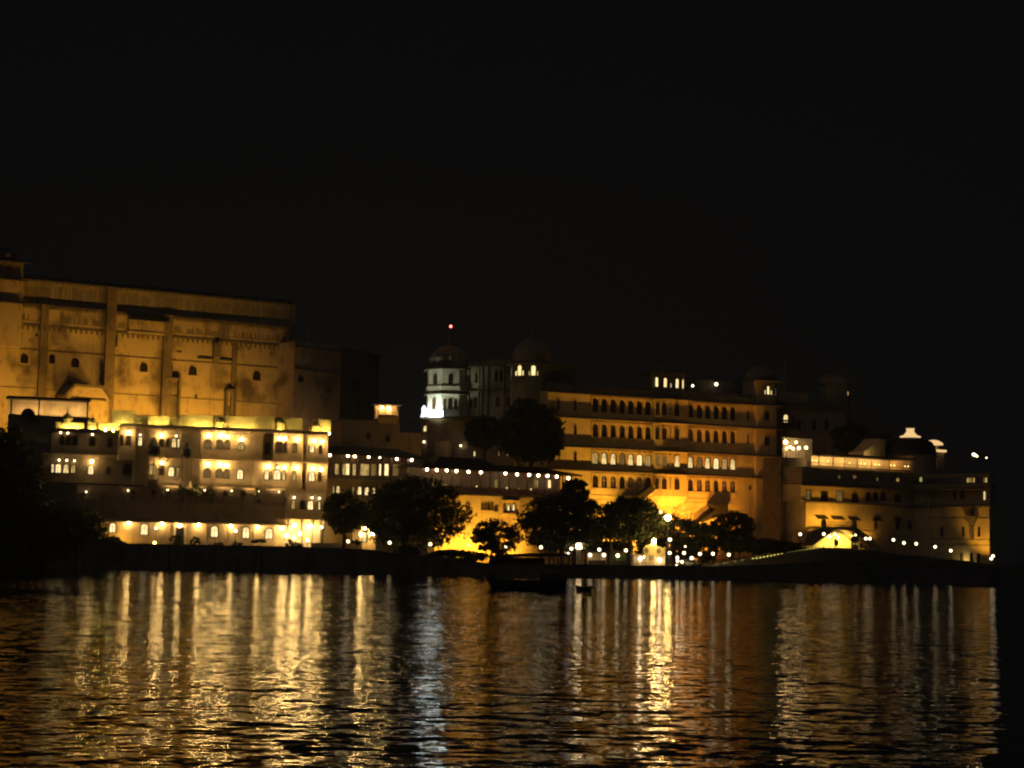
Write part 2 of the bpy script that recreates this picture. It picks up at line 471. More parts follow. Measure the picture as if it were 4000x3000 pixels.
def eave(F, u0, u1, z, w=0.0, out=1.2, drop=0.35, th=0.16, m='eave', name='eave', ends=True):
    """sloping stone eave (chajja) with small brackets under it"""
    mb = MB()
    prof = [(-w + 0.02, z), (-w - out, z - drop), (-w - out, z - drop + th), (-w + 0.02, z + th)]
    e = out * 0.8 if ends else 0
    a = [(u0 - (e if i in (1, 2) else 0), p[0], p[1]) for i, p in enumerate(prof)]
    b2 = [(u1 + (e if i in (1, 2) else 0), p[0], p[1]) for i, p in enumerate(prof)]
    mb.add(a + b2, [(0, 1, 2, 3), (7, 6, 5, 4), (0, 4, 5, 1), (1, 5, 6, 2), (2, 6, 7, 3), (3, 7, 4, 0)])
    k = int((u1 - u0) / 1.6)
    for i in range(k):
        uu = u0 + (i + 0.5) * (u1 - u0) / k
        mb.prism([(0, 0)] * 0 or [(uu - .07, z - .42), (uu + .07, z - .42), (uu + .07, z - .02), (uu - .07, z - .02)], -w - out * 0.45, -w - 0.004)
    return build(mb, name, m, F.root)

def lamp_meshes(r, m='bulb'):
    def mk1():
        mb = MB(); mb.box(-0.05, 0.05, -0.77, -0.004, 0.3, 0.36).box(-0.1, 0.1, -0.06, -0.006, 0.15, 0.5)
        mb.lathe(0, -0.75, [(0.02, 0.36), (r * .5, 0.30), (r * .6, 0.24)], 8)
        return mb.mesh("wall_lamp", MAT['metal'])
    def mk2(): return MB().ball((0, -0.75, 0), r).mesh("bulb", MAT[m])
    return cached(('wl1', r), mk1), cached(('wl2', r, m), mk2)

def wall_lamp(F, px, py, w=0.0, r=0.24, m='bulb'):
    u, z = F.uz(px, py, w + 0.75)
    a, b2 = lamp_meshes(r, m)
    o = place('wall_lamp', a, F.root, (u, -w, z))
    place('bulb', b2, o)
    return o

def dome_prof(r, h, bulge=1.06, n=9):
    out = []
    for i in range(n + 1):
        t = i / n
        a = t * math.pi / 2
        rr = r * math.cos(a) ** 0.85 * (1 + (bulge - 1) * math.sin(min(t * 2.2, 1) * math.pi))
        out.append((max(rr, 0.03), h * math.sin(a) ** 1.05))
    return out

def finial(mb, cx, cy, z, h):
    mb.lathe(cx, cy, [(h * .16, z - h * .1), (h * .18, z), (h * .07, z + h * .15), (h * .15, z + h * .3), (h * .05, z + h * .45), (h * .08, z + h * .55), (0.015, z + h)], 8)

# ------------------------------------------------------------------ setting: water, shore, terrain
wm = MB(); wm.add([(-440, -40, 0), (440, -40, 0), (440, 351, 0), (-440, 351, 0)], [(0, 1, 2, 3)])
tag(build(wm, "lake_water", 'water'), None, None, None, 'structure')

SHORE = 350.0
CREST = []
for px, py in ((-600, 2120), (0, 2128), (500, 2128), (1150, 2140), (1480, 2152), (1560, 2166), (1800, 2182), (1900, 2205), (2300, 2208), (2480, 2212), (2740, 2212),
               (2800, 2202), (3000, 2174), (3167, 2141), (3300, 2141), (3400, 2148), (3624, 2174), (3859, 2203), (4000, 2219), (4600, 2240)):
    p = at(px, py, 366); CREST.append((p.x, p.z))
def lerp_tab(tab, x):
    if x <= tab[0][0]: return tab[0][1]
    for (x0, z0), (x1, z1) in zip(tab, tab[1:]):
        if x <= x1: return z0 + (z1 - z0) * (x - x0) / (x1 - x0)
    return tab[-1][1]
def sm(t):
    t = min(max(t, 0), 1); return t * t * (3 - 2 * t)
XL = at(1330, 2000, 430).x
def quay_top(x):
    c = lerp_tab(CREST, x)
    return c if x < at(2720, 2100, 350).x else 2.0 + 0.35 * (c - 2.0)
def ground(x, y):
    c = lerp_tab(CREST, x); q = quay_top(x)
    z = q + (c - q) * sm((y - 351.5) / 14.5)
    hill = 22 * sm((XL + 75 - x) / 60) * sm((y - 388) / 36)
    return z + hill
gm = MB()
xs = [-440, -370] + [-300 + 3 * i for i in range(201)] + [370, 440]
ys = [350.5 + 1.5 * i for i in range(14)] + [374 + 5 * i for i in range(20)] + [500, 560, 640]
gv = [(x, y, ground(x, min(y, 480)) + (0.12 * math.sin(x * .7) * math.sin(y * .9) if y > 352 else 0)) for y in ys for x in xs]
k = len(xs)
gf = [(j * k + i, j * k + i + 1, (j + 1) * k + i + 1, (j + 1) * k + i) for j in range(len(ys) - 1) for i in range(k - 1)]
gm.add(gv, gf)
tag(build(gm, "ground", 'earth'), None, None, None, 'structure')

# quay wall, top follows the bank
qw = empty("quay_wall", (0, SHORE, 0), "long dark stone quay wall along the whole waterline", "quay wall")
mb = MB()
xs2 = [-300 + 2.5 * i for i in range(241)]
for x0, x1 in zip(xs2, xs2[1:]):
    z0, z1 = quay_top(x0) + .05, quay_top(x1) + .05
    mb.add([(x0, -0.25, -3), (x1, -0.25, -3), (x1, 0, z1), (x0, 0, z0), (x1, 0.7, z1), (x0, 0.7, z0)], [(0, 1, 2, 3), (3, 2, 4, 5)])
build(mb, "wall_face", 'quay', qw)
mb = MB()
for i, x0 in enumerate(xs2[:-1:1]):
    x1 = x0 + 2.46; z0, z1 = quay_top(x0) + .05, quay_top(x1) + .05
    mb.add([(x0, -.12, z0 + .003), (x1, -.12, z1 + .003), (x1, .6, z1 + .003), (x0, .6, z0 + .003), (x0, -.12, z0 + .28), (x1, -.12, z1 + .28), (x1, .6, z1 + .28), (x0, .6, z0 + .28)],
           [(3, 2, 1, 0), (4, 5, 6, 7), (0, 1, 5, 4), (1, 2, 6, 5), (2, 3, 7, 6), (3, 0, 4, 7)])
build(mb, "coping", 'quay', qw)
for x in range(-130, 131, 9):
    build(MB().box(x, x + .9, -.55, -.1, -2, quay_top(x) - .2), "buttress", 'quay', qw)

# ------------------------------------------------------------------ LEFT: the great palace
F = Fac("great_palace", -80, 427, 1145, 470, 1500, "huge weathered ochre palace wall towering behind the white hotel at left", "palace")
zb = 14.0
def bayline(py_at, px_at, w=0.0): return F.z(px_at, py_at, w)
zTop = F.z(640, 1142); zC1 = F.z(650, 1232); zS1 = F.z(655, 1311); zS2 = F.z(655, 1405)
UW = lambda px, w=0: F.u(px, 1420, w)
ops = [pxwin(F, x, 32, y - 21, y + 21, kind='dark', frame='palace_stone', border=.22) for x, y in ((96, 1400), (294, 1416), (562, 1434), (753, 1447), (1004, 1467))]
ops += [pxwin(F, x, wd, y - h / 2, y + h / 2, kind='dark', arched=ar, frame='palace_stone', border=.1) for x, y, wd, h, ar in
        ((75, 1328, 10, 12, False), (143, 1308, 11, 14, False), (118, 1330, 8, 10, False), (204, 1402, 24, 40, True), (452, 1332, 14, 46, True), (668, 1440, 16, 40, True), (700, 1372, 22, 12, False), (930, 1362, 14, 8, False), (1060, 1378, 12, 9, False), (972, 1362, 12, 7, False), (766, 1548, 10, 20, False))]
wall(F, "wall", 'palace_stone', UW(-60), UW(1143), zb, zS1, 0, 3.0, ops)
mb = MB().wbox(UW(-60), UW(1143), -3, 0.28, zS1 + .003, zC1)
build(mb, "frieze_storey", 'palace_stone', F.root)
mb = MB().wbox(UW(66), UW(1141), -3, 0.12, zC1 + .003, zTop)
build(mb, "parapet_storey", 'palace_band', F.root)
# pilasters between the bays, string courses
mb = MB()
for x0, x1, w1, zt in ((150, 178, 1.1, zC1), (405, 440, 1.3, zTop), (632, 664, 1.2, zC1), (905, 922, .5, zS1), (1128, 1143, .7, zTop)):
    a, b2 = UW(x0), UW(x1)
    build(MB().frustum([(a - .3, 0.5), (b2 + .3, 0.5), (b2 + .3, -w1 - .5), (a - .3, -w1 - .5)], zb, [(a, 0.5), (b2, 0.5), (b2, -w1), (a, -w1)], zt - .004), "pilaster", 'stained_shaded', F.root)
for z, w1, h in ((zS1, .42, .3), (zS2, .16, .22), (F.z(655, 1550), .14, .2)):
    build(MB().wbox(UW(-58), UW(1142), .01, w1, z - h / 2, z + h / 2), "string_course", 'cornice', F.root)
# small relief panels and corbels under the frieze
mb = MB(); mb2 = MB()
for i in range(120):
    u = UW(-50) + i * (UW(1138) - UW(-50)) / 120
    mb.wbox(u, u + .28, .29, .5, zC1 - 1.15, zC1 - .5)
    if i % 2 == 0: mb2.wbox(u, u + .35, .01, .3, zS1 - 1.3, zS1 - .25)
mb.wbox(UW(-50), UW(1138), .285, .4, zC1 - .6, zC1 - .52); mb2.wbox(UW(-50), UW(1138), .005, .2, zS1 - .4, zS1 - .27)
build(mb, "corbel_frieze", 'cornice', F.root); build(mb2, "corbel_frieze", 'cornice', F.root)
rnd = random.Random(3)
mb = MB(); mb2 = MB()
for i in range(150):   # lattice slits of the upper storeys
    u = UW(75) + i * (UW(1136) - UW(75)) / 150
    if rnd.random() < .8: mb.wbox(u, u + .22, .1, .16, zC1 + 1.2, zTop - 1.0 - rnd.random())
    if rnd.random() < .55: mb2.wbox(u, u + .3, .26, .33, zS1 + 1.0, zS1 + 1.9 + rnd.random() * .8)
mb.wbox(UW(75), UW(1136), .105, .15, zC1 + 1.15, zC1 + 1.3); mb2.wbox(UW(75), UW(1136), .265, .32, zS1 + .9, zS1 + 1.05)
build(mb, "lattice", 'cornice', F.root); build(mb2, "lattice", 'cornice', F.root)
eave(F, UW(66), UW(1141), zTop - .1, .12, .9, .3, .45, 'cornice')
eave(F, UW(66), UW(1141), zC1 - .1, .28, .75, .3, .25, 'cornice')
mb = MB()
for i in range(90):
    u = UW(70) + i * (UW(1138) - UW(70)) / 90
    mb.wbox(u, u + .55, -.5, -.1, zTop + .5, zTop + 1.2)
mb.wbox(UW(66), UW(1141), -1.5, -.09, zTop - .5, zTop + .5)
build(mb, "battlement", 'cornice', F.root)
# jutting loggia band of the third bay, small balcony, dark frames against the wall, low gate block
mb = MB().wbox(UW(492), UW(640), .3, 1.0, F.z(560, 1296, 1), F.z(560, 1252, 1)).wbox(UW(488), UW(644), .3, 1.25, F.z(560, 1304, 1), F.z(560, 1296, 1) - .01)
for i in range(9):
    u = UW(496) + i * (UW(636) - UW(496)) / 8.6
    mb.wbox(u, u + .35, 1.0, 1.12, F.z(560, 1294, 1), F.z(560, 1262, 1))
build(mb, "loggia", 'palace_stone', F.root)
eave(F, UW(488), UW(644), F.z(560, 1250, 1), 1.0, .9, .3, .2, 'cornice')
mb = MB()
a, b2 = UW(828), UW(852)
mb.wbox(a, b2, .03, 1.3, F.z(840, 1396), F.z(840, 1342)).frustum([(a + .4, 0), (b2 - .4, 0), (b2 - .4, -.4), (a + .4, -.4)], F.z(840, 1420), [(a, 0), (b2, 0), (b2, -1.3), (a, -1.3)], F.z(840, 1396) - .004)
mb.wbox(UW(770), UW(915), .02, .5, F.z(840, 1404) - .15, F.z(840, 1404) + .1)
build(mb, "balcony", 'cornice', F.root)
for x0, x1, yt in ((642, 702, 1475), (880, 920, 1520)):  # dark frames built over dark marks on the wall
    a, b2 = UW(x0), UW(x1)
    mb = MB().wbox(a, a + .5, .03, 1.5, zb, F.z(x0, yt)).wbox(b2 - .5, b2, .03, 1.5, zb, F.z(x1, yt - 15)).wbox(a, b2, .02, 1.6, F.z(x0, yt) - .5, F.z(x0, yt))
    mb.wbox(a + .45, b2 - .45, .01, .5, zb, F.z(x0, yt + 70))
    build(mb, "buttress", 'cornice', F.root)
g = Fac("gatehouse", 260, 431, 425, 437, 1600, "low dark roofed gatehouse with cut corners before the ochre palace wall", "gatehouse")
u0, u1 = g.u(262, 1580), g.u(424, 1580); zt = g.z(340, 1508)
mb = MB().prism([(u0, zb + 8), (u1, zb + 8), (u1, zt - 2.6), (u1 - 1.8, zt - .3), (u0 + 1.8, zt - .3), (u0, zt - 2.6)], 0, 8)
build(mb, "wall", 'palace_stone', g.root)
mb = MB().prism([(u0 - .5, zt - 2.7), (u0 - .5, zt - 2.1), (u0 + 1.5, zt + .3), (u1 - 1.5, zt + .3), (u1 + .5, zt - 2.1), (u1 + .5, zt - 2.7), (u1 - 1.9, zt - .28), (u0 + 1.9, zt - .28)], -.6, 8.4)
build(mb, "roof", 'cornice', g.root)
mb = MB().wbox(u0 + 1, u1 - .6, .02, .5, g.z(340, 1560) - .3, g.z(340, 1560))
build(mb, "ledge", 'cream_dark', g.root)
# corner turret at the left edge of the palace
u0, u1 = UW(-80), UW(68)
zt = F.z(40, 1090, 2)
mb = MB().wbox(u0, u1, 0.0, 2.2, zS2, zt)
build(mb, "turret", 'palace_stone', F.root)
eave(F, u0, u1, F.z(40, 1180, 2.2), 2.2, 1.0, .4, .3, 'cornice')
eave(F, u0, u1, F.z(40, 1092, 2.2), 2.2, 1.0, .3, .3, 'cornice')
mb = MB().wbox(UW(-80), UW(66), -3, 2.0, zt + .3, F.z(40, 1024, 2))
for i in range(5):
    u = u0 + .8 + i * (u1 - u0 - 1.6) / 4
    mb.wbox(u - .25, u + .25, 2.0, 2.15, zt + .8, F.z(40, 1035, 2))
build(mb, "turret_pavilion", 'palace_band', F.root)
eave(F, u0, UW(70), F.z(40, 1020, 2.0), 2.0, 1.8, .5, .25, 'cornice')
mb = MB(); zc = F.z(20, 1012, 0)
uc = UW(-6)
mb.lathe(uc, 0, [(r, zc + z) for r, z in dome_prof(3.4, 2.9)], 20, .03, 12); finial(mb, uc, 0, zc + 2.8, 1.4)
build(mb, "turret_dome", 'cornice', F.root)
GP = F
# second lower block of the palace
F = Fac("palace_annex", 1146, 462, 1328, 472, 1500, "lower plain palace block with one arched window right of the ochre wall", "building")
a0, a1 = F.u(1147, 1500), F.u(1328, 1500)
ops = [pxwin(F, 1177, 26, 1462, 1495, kind='dark', frame='palace_stone', border=.2)]
zt = F.z(1230, 1342)
wall(F, "wall", 'palace_stone', a0, a1, 14, zt, 0, 30, ops)
mb = MB().wbox(a0, a1, .01, .25, F.z(1230, 1446) - .25, F.z(1230, 1446) + .15)
build(mb, "string_course", 'cornice', F.root)
eave(F, a0, a1, F.z(1230, 1360), 0, 1.1, .3, .3, 'cornice')
mb = MB(); uc = F.u(1222, 1330); mb.lathe(uc, 9, [(r, zt - .5 + z) for r, z in dome_prof(4.6, 3.0)], 20); mb.box(uc + 1.0, uc + 1.6, 4, 4.6, zt, F.z(1241, 1278))
build(mb, "roof_dome", 'palace_band', F.root)
# its far flank, dark
G = Fac("flank_wall", 1329, 472, 1482, 492, 1500, "dim plain flank building receding right of the palace annex", "building")
b0, b1 = G.u(1329.5, 1500), G.u(1480, 1500)
ops = [pxwin(G, 1395, 20, 1480, 1510, kind='dark', frame='palace_band')]
wall(G, "wall", 'palace_band', b0, b1, 14, G.z(1400, 1372), 0, 12, ops)
eave(G, b0, b1, G.z(1400, 1372), 0, .9, .3, .3, 'cornice')

# lit roof terrace strip left, below the palace
F = Fac("terrace_pavilion", 38, 396, 352, 402, 1600, "long flat roofed terrace hall with a lit back wall under the palace at far left", "pavilion")
a0, a1 = F.u(38, 1600), F.u(352, 1600); zt, z0 = F.z(150, 1560), F.z(150, 1622)
mb = MB().wbox(a0, a1, -4, -3.4, 12, zt)
build(mb, "back_wall", 'cream', F.root)
mb = MB().wbox(a0 - .6, a1, -4, .8, zt + .003, zt + .5)
build(mb, "roof", 'slate', F.root)
mb = MB().wbox(a0, a1, -4, .6, 12, z0)
build(mb, "terrace_wall", 'cream_dark', F.root)
for i, t in enumerate((0.02, .36, .97)):
    u = a0 + t * (a1 - a0); build(MB().lathe(u, .3, [(.2, z0 + .01), (.16, z0 + .4), (.16, zt - .5), (.26, zt - .01)], 8), "column", 'cream_dark', F.root)
for x, pw in ((75, 286), (150, 338), (230, 338), (314, 442)): spot("terrace_lamp", F.loc(F.u(x, 1606), -1.0, F.z(x, 1608)), F.loc(F.u(x, 1606), -3.4, F.z(x, 1600)), pw, (1, .6, .2), 165, .3, .3)
mb = MB(); uc = F.u(108, 1610); zc = F.z(108, 1618)
mb.lathe(uc, -1.2, [(r, zc - .4 + z) for r, z in dome_prof(1.5, 1.6)], 16); finial(mb, uc, -1.2, zc + 1.1, .5)
build(mb, "small_dome", 'slate', F.root)

# ------------------------------------------------------------------ dark block with a lit balcony in the middle distance
F = Fac("dark_house", 1335, 418, 1650, 423, 1650, "unlit house between hotel and domed tower with one lit corner balcony", "house")
a0, a1 = F.u(1335, 1700), F.u(1648, 1700)
wall(F, "wall", 'palace_band', a0, F.u(1560, 1700), 10, F.z(1400, 1640), 0, 10)
wall(F, "lower_wall", 'palace_band', F.u(1560, 1700) + .01, a1, 10, F.z(1600, 1690), -.4, 8)
u0, u1 = F.u(1476, 1600, 1.5), F.u(1560, 1600, 1.5); z0, z1 = F.z(1520, 1634, 1.5), F.z(1520, 1582, 1.5)
mb = MB().frustum([(u0 + .4, 0), (u1 - .4, 0), (u1 - .4, -.4), (u0 + .4, -.4)], z0 - 1.1, [(u0, 0), (u1, 0), (u1, -1.6), (u0, -1.6)], z0)
mb.wbox(u0, u1, 1.45, 1.58, z0 + .005, z0 + .8)
build(mb, "balcony", 'cream', F.root)
mb = MB().wbox(u0 - .1, u1 + .1, -2.4, -1.2, z0, z1)
build(mb, "balcony_back", 'cream', F.root)
for t in (.03, .36, .68, .97):
    u = u0 + t * (u1 - u0); build(MB().lathe(u, -1.45, [(.13, z0 + .8), (.1, z0 + 1), (.1, z1 - .35), (.18, z1 - .01)], 8), "column", 'cream', F.root)
mb = MB().wbox(u0 - .9, u1 + .6, -2.5, 2.4, z1, z1 + .2)
build(mb, "balcony_roof", 'cornice', F.root)
wall_lamp(F, 1492, 1592, -1.19, .2); wall_lamp(F, 1520, 1595, -1.19, .28)
for i, (x, y) in enumerate(((1440, 1690), (1515, 1700))): pxwin(F, x, 14, y, y + 26, kind='dark', hole=False)

# ------------------------------------------------------------------ LEFT FRONT: the lakeside hotel
F = Fac("lakeside_hotel", 150, 362, 1292, 383, 1900, "cream lakeside hotel with lit arched windows and yellow lit roof parapets", "hotel")
H = F
def zz(px, py, w=0.0): return F.z(px, py, w)
z_roof = (zz(600, 1672) + zz(1280, 1699)) / 2
z_fl2 = (zz(645, 1787) + zz(1269, 1805)) / 2
z_fl1 = (zz(754, 1898) + zz(1278, 1916)) / 2
z_terr = (zz(500, 1958) + zz(1120, 1986)) / 2
z_eave = (zz(600, 2036) + zz(1100, 2050)) / 2
zg = 3.9
UH = lambda px, w=0.0: F.u(px, 1850, w)
def hw(lst, w): return [pxwin(F, xc, wp, y0, y1, w, kind=kd) for xc, wp, y0, y1, kd in lst]
def block(name, x0, x1, za, zb2, w, wins, m='cream', thick=6.0, u1=None):
    ops = hw(wins, w)
    return wall(F, name, m, F.u(x0, 1850, w), F.u(x1, 1850, w), za, zb2, w, thick, ops)
# left wing
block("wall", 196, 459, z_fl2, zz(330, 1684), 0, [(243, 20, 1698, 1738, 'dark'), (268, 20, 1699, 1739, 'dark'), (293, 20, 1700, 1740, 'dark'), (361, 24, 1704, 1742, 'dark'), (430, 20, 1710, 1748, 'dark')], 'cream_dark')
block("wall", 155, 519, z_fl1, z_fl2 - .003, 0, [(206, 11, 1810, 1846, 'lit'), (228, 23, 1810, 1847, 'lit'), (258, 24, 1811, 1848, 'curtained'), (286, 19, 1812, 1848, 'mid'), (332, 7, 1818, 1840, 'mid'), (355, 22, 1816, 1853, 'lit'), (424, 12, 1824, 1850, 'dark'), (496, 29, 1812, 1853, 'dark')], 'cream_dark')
# bay x
block("wall", 461, 524, z_fl2 - .8, z_roof, 1.6, [(476, 10, 1700, 1738, 'dark'), (501, 20, 1699, 1737, 'dark')])
block("wall", 524.5, 578, z_fl2, z_roof - .01, 0.3, [(532, 8, 1712, 1735, 'curtained'), (548, 17, 1704, 1741, 'lit')])
block("wall", 519.5, 579, z_fl1, z_fl2 - .01, 0.5, [])
mb = MB(); a, b2 = UH(459, 1.6), UH(528, 1.6)
mb.wbox(a, b2, 0, 1.9, z_fl2 - 1.0, z_fl2 - .78); build(mb, "balcony_slab", 'cream', F.root)
# bay y
block("wall", 579, 706, z_fl2, z_roof, 0.9, [(632, 20, 1712, 1745, 'dark'), (656, 14, 1712, 1746, 'dark'), (680, 20, 1708, 1748, 'curtained'), (698, 9, 1712, 1748, 'lit')])
block("wall", 579, 706, z_fl1, z_fl2 - .003, 0.9, [(597, 25, 1812, 1854, 'mid'), (632, 18, 1815, 1855, 'dark'), (669, 24, 1822, 1861, 'lit'), (694, 12, 1824, 1862, 'mid')])
# bay z, plain lit curved corner
block("wall", 706.5, 781, z_fl2, z_roof - .003, 1.3, [])
block("wall", 706.5, 781, z_fl1, z_fl2 - .006, 1.2, [])
# panel w
block("wall", 781.5, 990, z_fl2, z_roof, 0.7, [(812, 26, 1714, 1752, 'dim'), (858, 29, 1714, 1753, 'dim'), (888, 20, 1716, 1754, 'dim'), (942, 25, 1724, 1757, 'mid')])
block("wall", 781.5, 990, z_fl1, z_fl2 - .003, 0.7, [(810, 25, 1827, 1865, 'dim'), (857, 27, 1829, 1866, 'dim'), (886, 20, 1830, 1867, 'dim'), (938, 25, 1832, 1872, 'lit')])
block("pier", 990.5, 1023, z_fl1, z_roof + .01, 1.0, [])
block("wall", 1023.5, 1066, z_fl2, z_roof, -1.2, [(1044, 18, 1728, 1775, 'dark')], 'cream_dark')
block("wall", 1023.5, 1066, z_fl1, z_fl2 - .003, 0.8, [(1042, 17, 1836, 1874, 'lit'), (1059, 6, 1840, 1872, 'mid')])
block("wall", 1066.5, 1176, z_fl2, z_roof, 0.8, [(1090, 30, 1722, 1768, 'dark'), (1114, 13, 1724, 1768, 'dark'), (1152, 16, 1728, 1768, 'dim')])
block("wall", 1066.5, 1176, z_fl1, z_fl2 - .003, 0.9, [(1083, 28, 1833, 1874, 'lit'), (1109, 12, 1836, 1875, 'curtained'), (1149, 16, 1838, 1878, 'mid')])
block("wall", 1196.5, 1276, z_fl2, z_roof, 1.0, [(1200 + 2, 6, 1742, 1766, 'curtained'), (1219, 19, 1736, 1768, 'lit'), (1252, 12, 1738, 1772, 'dark')])
block("wall", 1196.5, 1276, z_fl1, z_fl2 - .003, 1.0, [(1218, 25, 1840, 1880, 'lit'), (1249, 13, 1842, 1880, 'dark')])
block("wall", 1176.5, 1196, z_fl1, z_roof - .004, 0.1, [(1186, 10, 1735, 1775, 'dark'), (1186, 10, 1840, 1885, 'dark')], 'cream_dark')
for x in (1178, 1198): build(MB().lathe(UH(x, 1.0), -1.2, [(.16, z_fl1 + .2), (.13, z_fl1 + .8), (.13, z_roof - .5), (.22, z_roof - .1)], 8), "column", 'cream', F.root)
# lower floor at right, end wall
block("wall", 1118, 1276, z_eave, z_fl1 - .003, 0.9, [(1146, 15, 1951, 1988, 'mid'), (1182, 18, 1954, 1990, 'dark'), (1213, 24, 1954, 1991, 'lit'), (1248, 9, 1956, 1991, 'curtained')])
# floor slabs with mouldings
build(MB().wbox(UH(150), UH(460), -1, .35, z_fl2 - .35, z_fl2 + .003), "floor_slab", 'cream', F.root)
build(MB().wbox(UH(579, .9), UH(1278, 1), -1, 1.45, z_fl2 - .3, z_fl2 - .01), "floor_slab", 'cream', F.root)
build(MB().wbox(UH(560, .9), UH(1280, 1), -1, 1.5, z_fl1 - .35, z_fl1 - .01), "floor_slab", 'cream', F.root)
for x0, x1, w in ((781, 990, .7), (1066, 1176, .9), (1196, 1276, 1.0), (579, 706, .9)):
    for z in (z_fl2 + .02, z_fl1 + .02):
        mb = MB().wbox(UH(x0 + 2, w), UH(x1 - 2, w), w + .02, w + .12, z, z + 1.1)
        for i in range(7):
            u = UH(x0 + 4, w) + i * (UH(x1 - 4, w) - UH(x0 + 4, w)) / 6
            mb.wbox(u - .1, u + .1, w + .1, w + .17, z + .1, z + 1.0)
        build(mb, "apron_panel", 'cream', F.root)
# pilasters lit between the openings
for x, w in ((580, .9), (704, 1.0), (836, .7), (990, .75), (1066, .9), (1128, .9), (1276, 1.0)):
    build(MB().wbox(UH(x - 2.5, w), UH(x + 2.5, w), w, w + .22, z_fl1 + .02, z_roof - .02), "pilaster", 'cream', F.root)
# roof eave and parapets
eave(F, UH(196), UH(459), zz(330, 1686), 0, .9, .25, .15)
eave(F, UH(461, 1), UH(1278, 1), z_roof + .02, 1.0, 1.1, .12, .18, 'cream')
build(MB().wbox(UH(462, 2), UH(1280, 2), 2.12, 2.22, z_roof - .02, z_roof + .56), "uplight_shield", 'cream', F.root)  # added lip that hides the uplights from view and from the water
build(MB().wbox(UH(196, .9), UH(459, .9), .93, 1.0, zz(330, 1686) - .2, zz(330, 1686) + .5), "uplight_shield", 'eave', F.root)
def parapet(x0, x1, ytop, w, h=None, cut=0.0):
    u0, u1 = F.u(x0, ytop, w), F.u(x1, ytop, w); zt = F.z((x0 + x1) / 2, ytop, w)
    zb2 = z_roof + .2 if x0 > 455 else zz(330, 1684) + .15
    mb = MB().wbox(u0, u1, w - .5, w, zb2, zt).wbox(u0 - .06, u1 + .06, w - .55, w + .09, zt + .002, zt + .16)
    return build(mb, "parapet", 'yellow_wash', F.root)
for x0, x1, yt, w in ((219, 328, 1654, .0), (384, 459, 1656, 0.1), (434, 525, 1606, -.7), (525.5, 578.5, 1622, -1.0), (579, 662, 1627, .2), (662.5, 704, 1634, -.6), (704.5, 833, 1624, .4),
                      (833.5, 1000, 1628, .1), (1000.5, 1072, 1628, .4), (1072.5, 1182, 1634, -.3), (1244, 1292, 1642, .3)):
    parapet(x0, x1, yt, w)
def cupola(xc, y0, y1, wpx, w, spire=False, dark_cap=True):
    """octagonal roof kiosk: drum, sloped skirt and small dome"""
    u = F.u(xc, y1, w); r = (F.u(xc + wpx / 2, y1, w) - F.u(xc - wpx / 2, y1, w)) / 2
    zb2, zt = F.z(xc, y1, w), F.z(xc, y0, w); h = zt - zb2
    o = build(MB().lathe(u, -w, [(r, zb2), (r * .94, zb2 + h * .75), (r * 1.08, zb2 + h * .78), (r * 1.02, zb2 + h * .9)], 8), "cupola", 'yellow_wash', F.root)
    mb = MB().lathe(u, -w, [(a * .72, zb2 + h * .9 + .003 + b3) for a, b3 in dome_prof(r, r * .75)], 16, .03, 8)
    finial(mb, u, -w, zb2 + h * .9 + r * .72, r * (1.1 if spire else .6))
    build(mb, "cupola_dome", 'eave' if dark_cap else 'yellow_wash', o)
cupola(262, 1630, 1662, 48, -.9, True, False); cupola(360, 1644, 1682, 42, -.6, True, False); cupola(860, 1644, 1680, 50, -.1); cupola(1093, 1648, 1685, 42, 0); cupola(1228, 1660, 1697, 44, 0, False, False)
UPM = cached('upl', lambda: MB().ball((0, 0, 0), .2, 8, 5).mesh("uplight", MAT['uplight']))
for x, y, w in ((262, 1673, .35), (300, 1675, .35), (360, 1681, .3), (410, 1683, .45), (440, 1684, .45), (480, 1655, -.3), (606, 1672, .6), (640, 1672, .6),
             (762, 1671, .8), (800, 1672, .8), (860, 1680, .8), (925, 1678, .5), (970, 1678, .5), (1093, 1684, .8), (1228, 1697, .8), (1262, 1698, .7), (1280, 1698, .7)):
    u = F.u(x, y, w); zl = (z_roof if x > 459 else zz(330, 1684)) + .32
    place("uplight", UPM, F.root, (u, -w - (1.05 if x > 459 else .4), zl - .1))
# terrace with balustrade, wall under it, ground floor
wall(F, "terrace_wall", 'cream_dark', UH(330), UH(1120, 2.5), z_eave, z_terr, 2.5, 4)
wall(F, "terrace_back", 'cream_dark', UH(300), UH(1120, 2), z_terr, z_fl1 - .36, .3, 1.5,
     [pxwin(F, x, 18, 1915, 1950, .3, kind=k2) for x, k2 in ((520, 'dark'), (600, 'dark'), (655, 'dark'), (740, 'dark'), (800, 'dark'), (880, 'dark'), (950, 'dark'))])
mb = MB()
ub0, ub1 = UH(240, 2.4), UH(1118, 2.4)
k = 95
for i in range(k):
    u = ub0 + (i + .5) * (ub1 - ub0) / k
    mb.lathe(u, -2.3, [(.13, z_terr + .2), (.2, z_terr + .45), (.09, z_terr + .9), (.14, z_terr + 1.25), (.1, z_terr + 1.5)], 6)
mb.wbox(ub0, ub1, 2.1, 2.52, z_terr + .005, z_terr + .2).wbox(ub0, ub1, 2.08, 2.54, z_terr + 1.5, z_terr + 1.75)
for i in range(12):
    u = ub0 + i * (ub1 - ub0) / 11
    mb.wbox(u - .3, u + .3, 2.0, 2.6, z_terr + .005, z_terr + 1.9)
build(mb, "balustrade", 'cream_dark', F.root)
eave(F, UH(330, 2.5), UH(1118, 2.5), z_eave + .25, 2.5, 1.5, .5, .18)
gf = [(440, 26, 2041, 2080, 'lit'), (564, 30, 2044, 2089, 'lit'), (838, 29, 2053, 2098, 'lit'), (961, 28, 2057, 2102, 'lit'), (1051, 30, 2062, 2105, 'lit')]
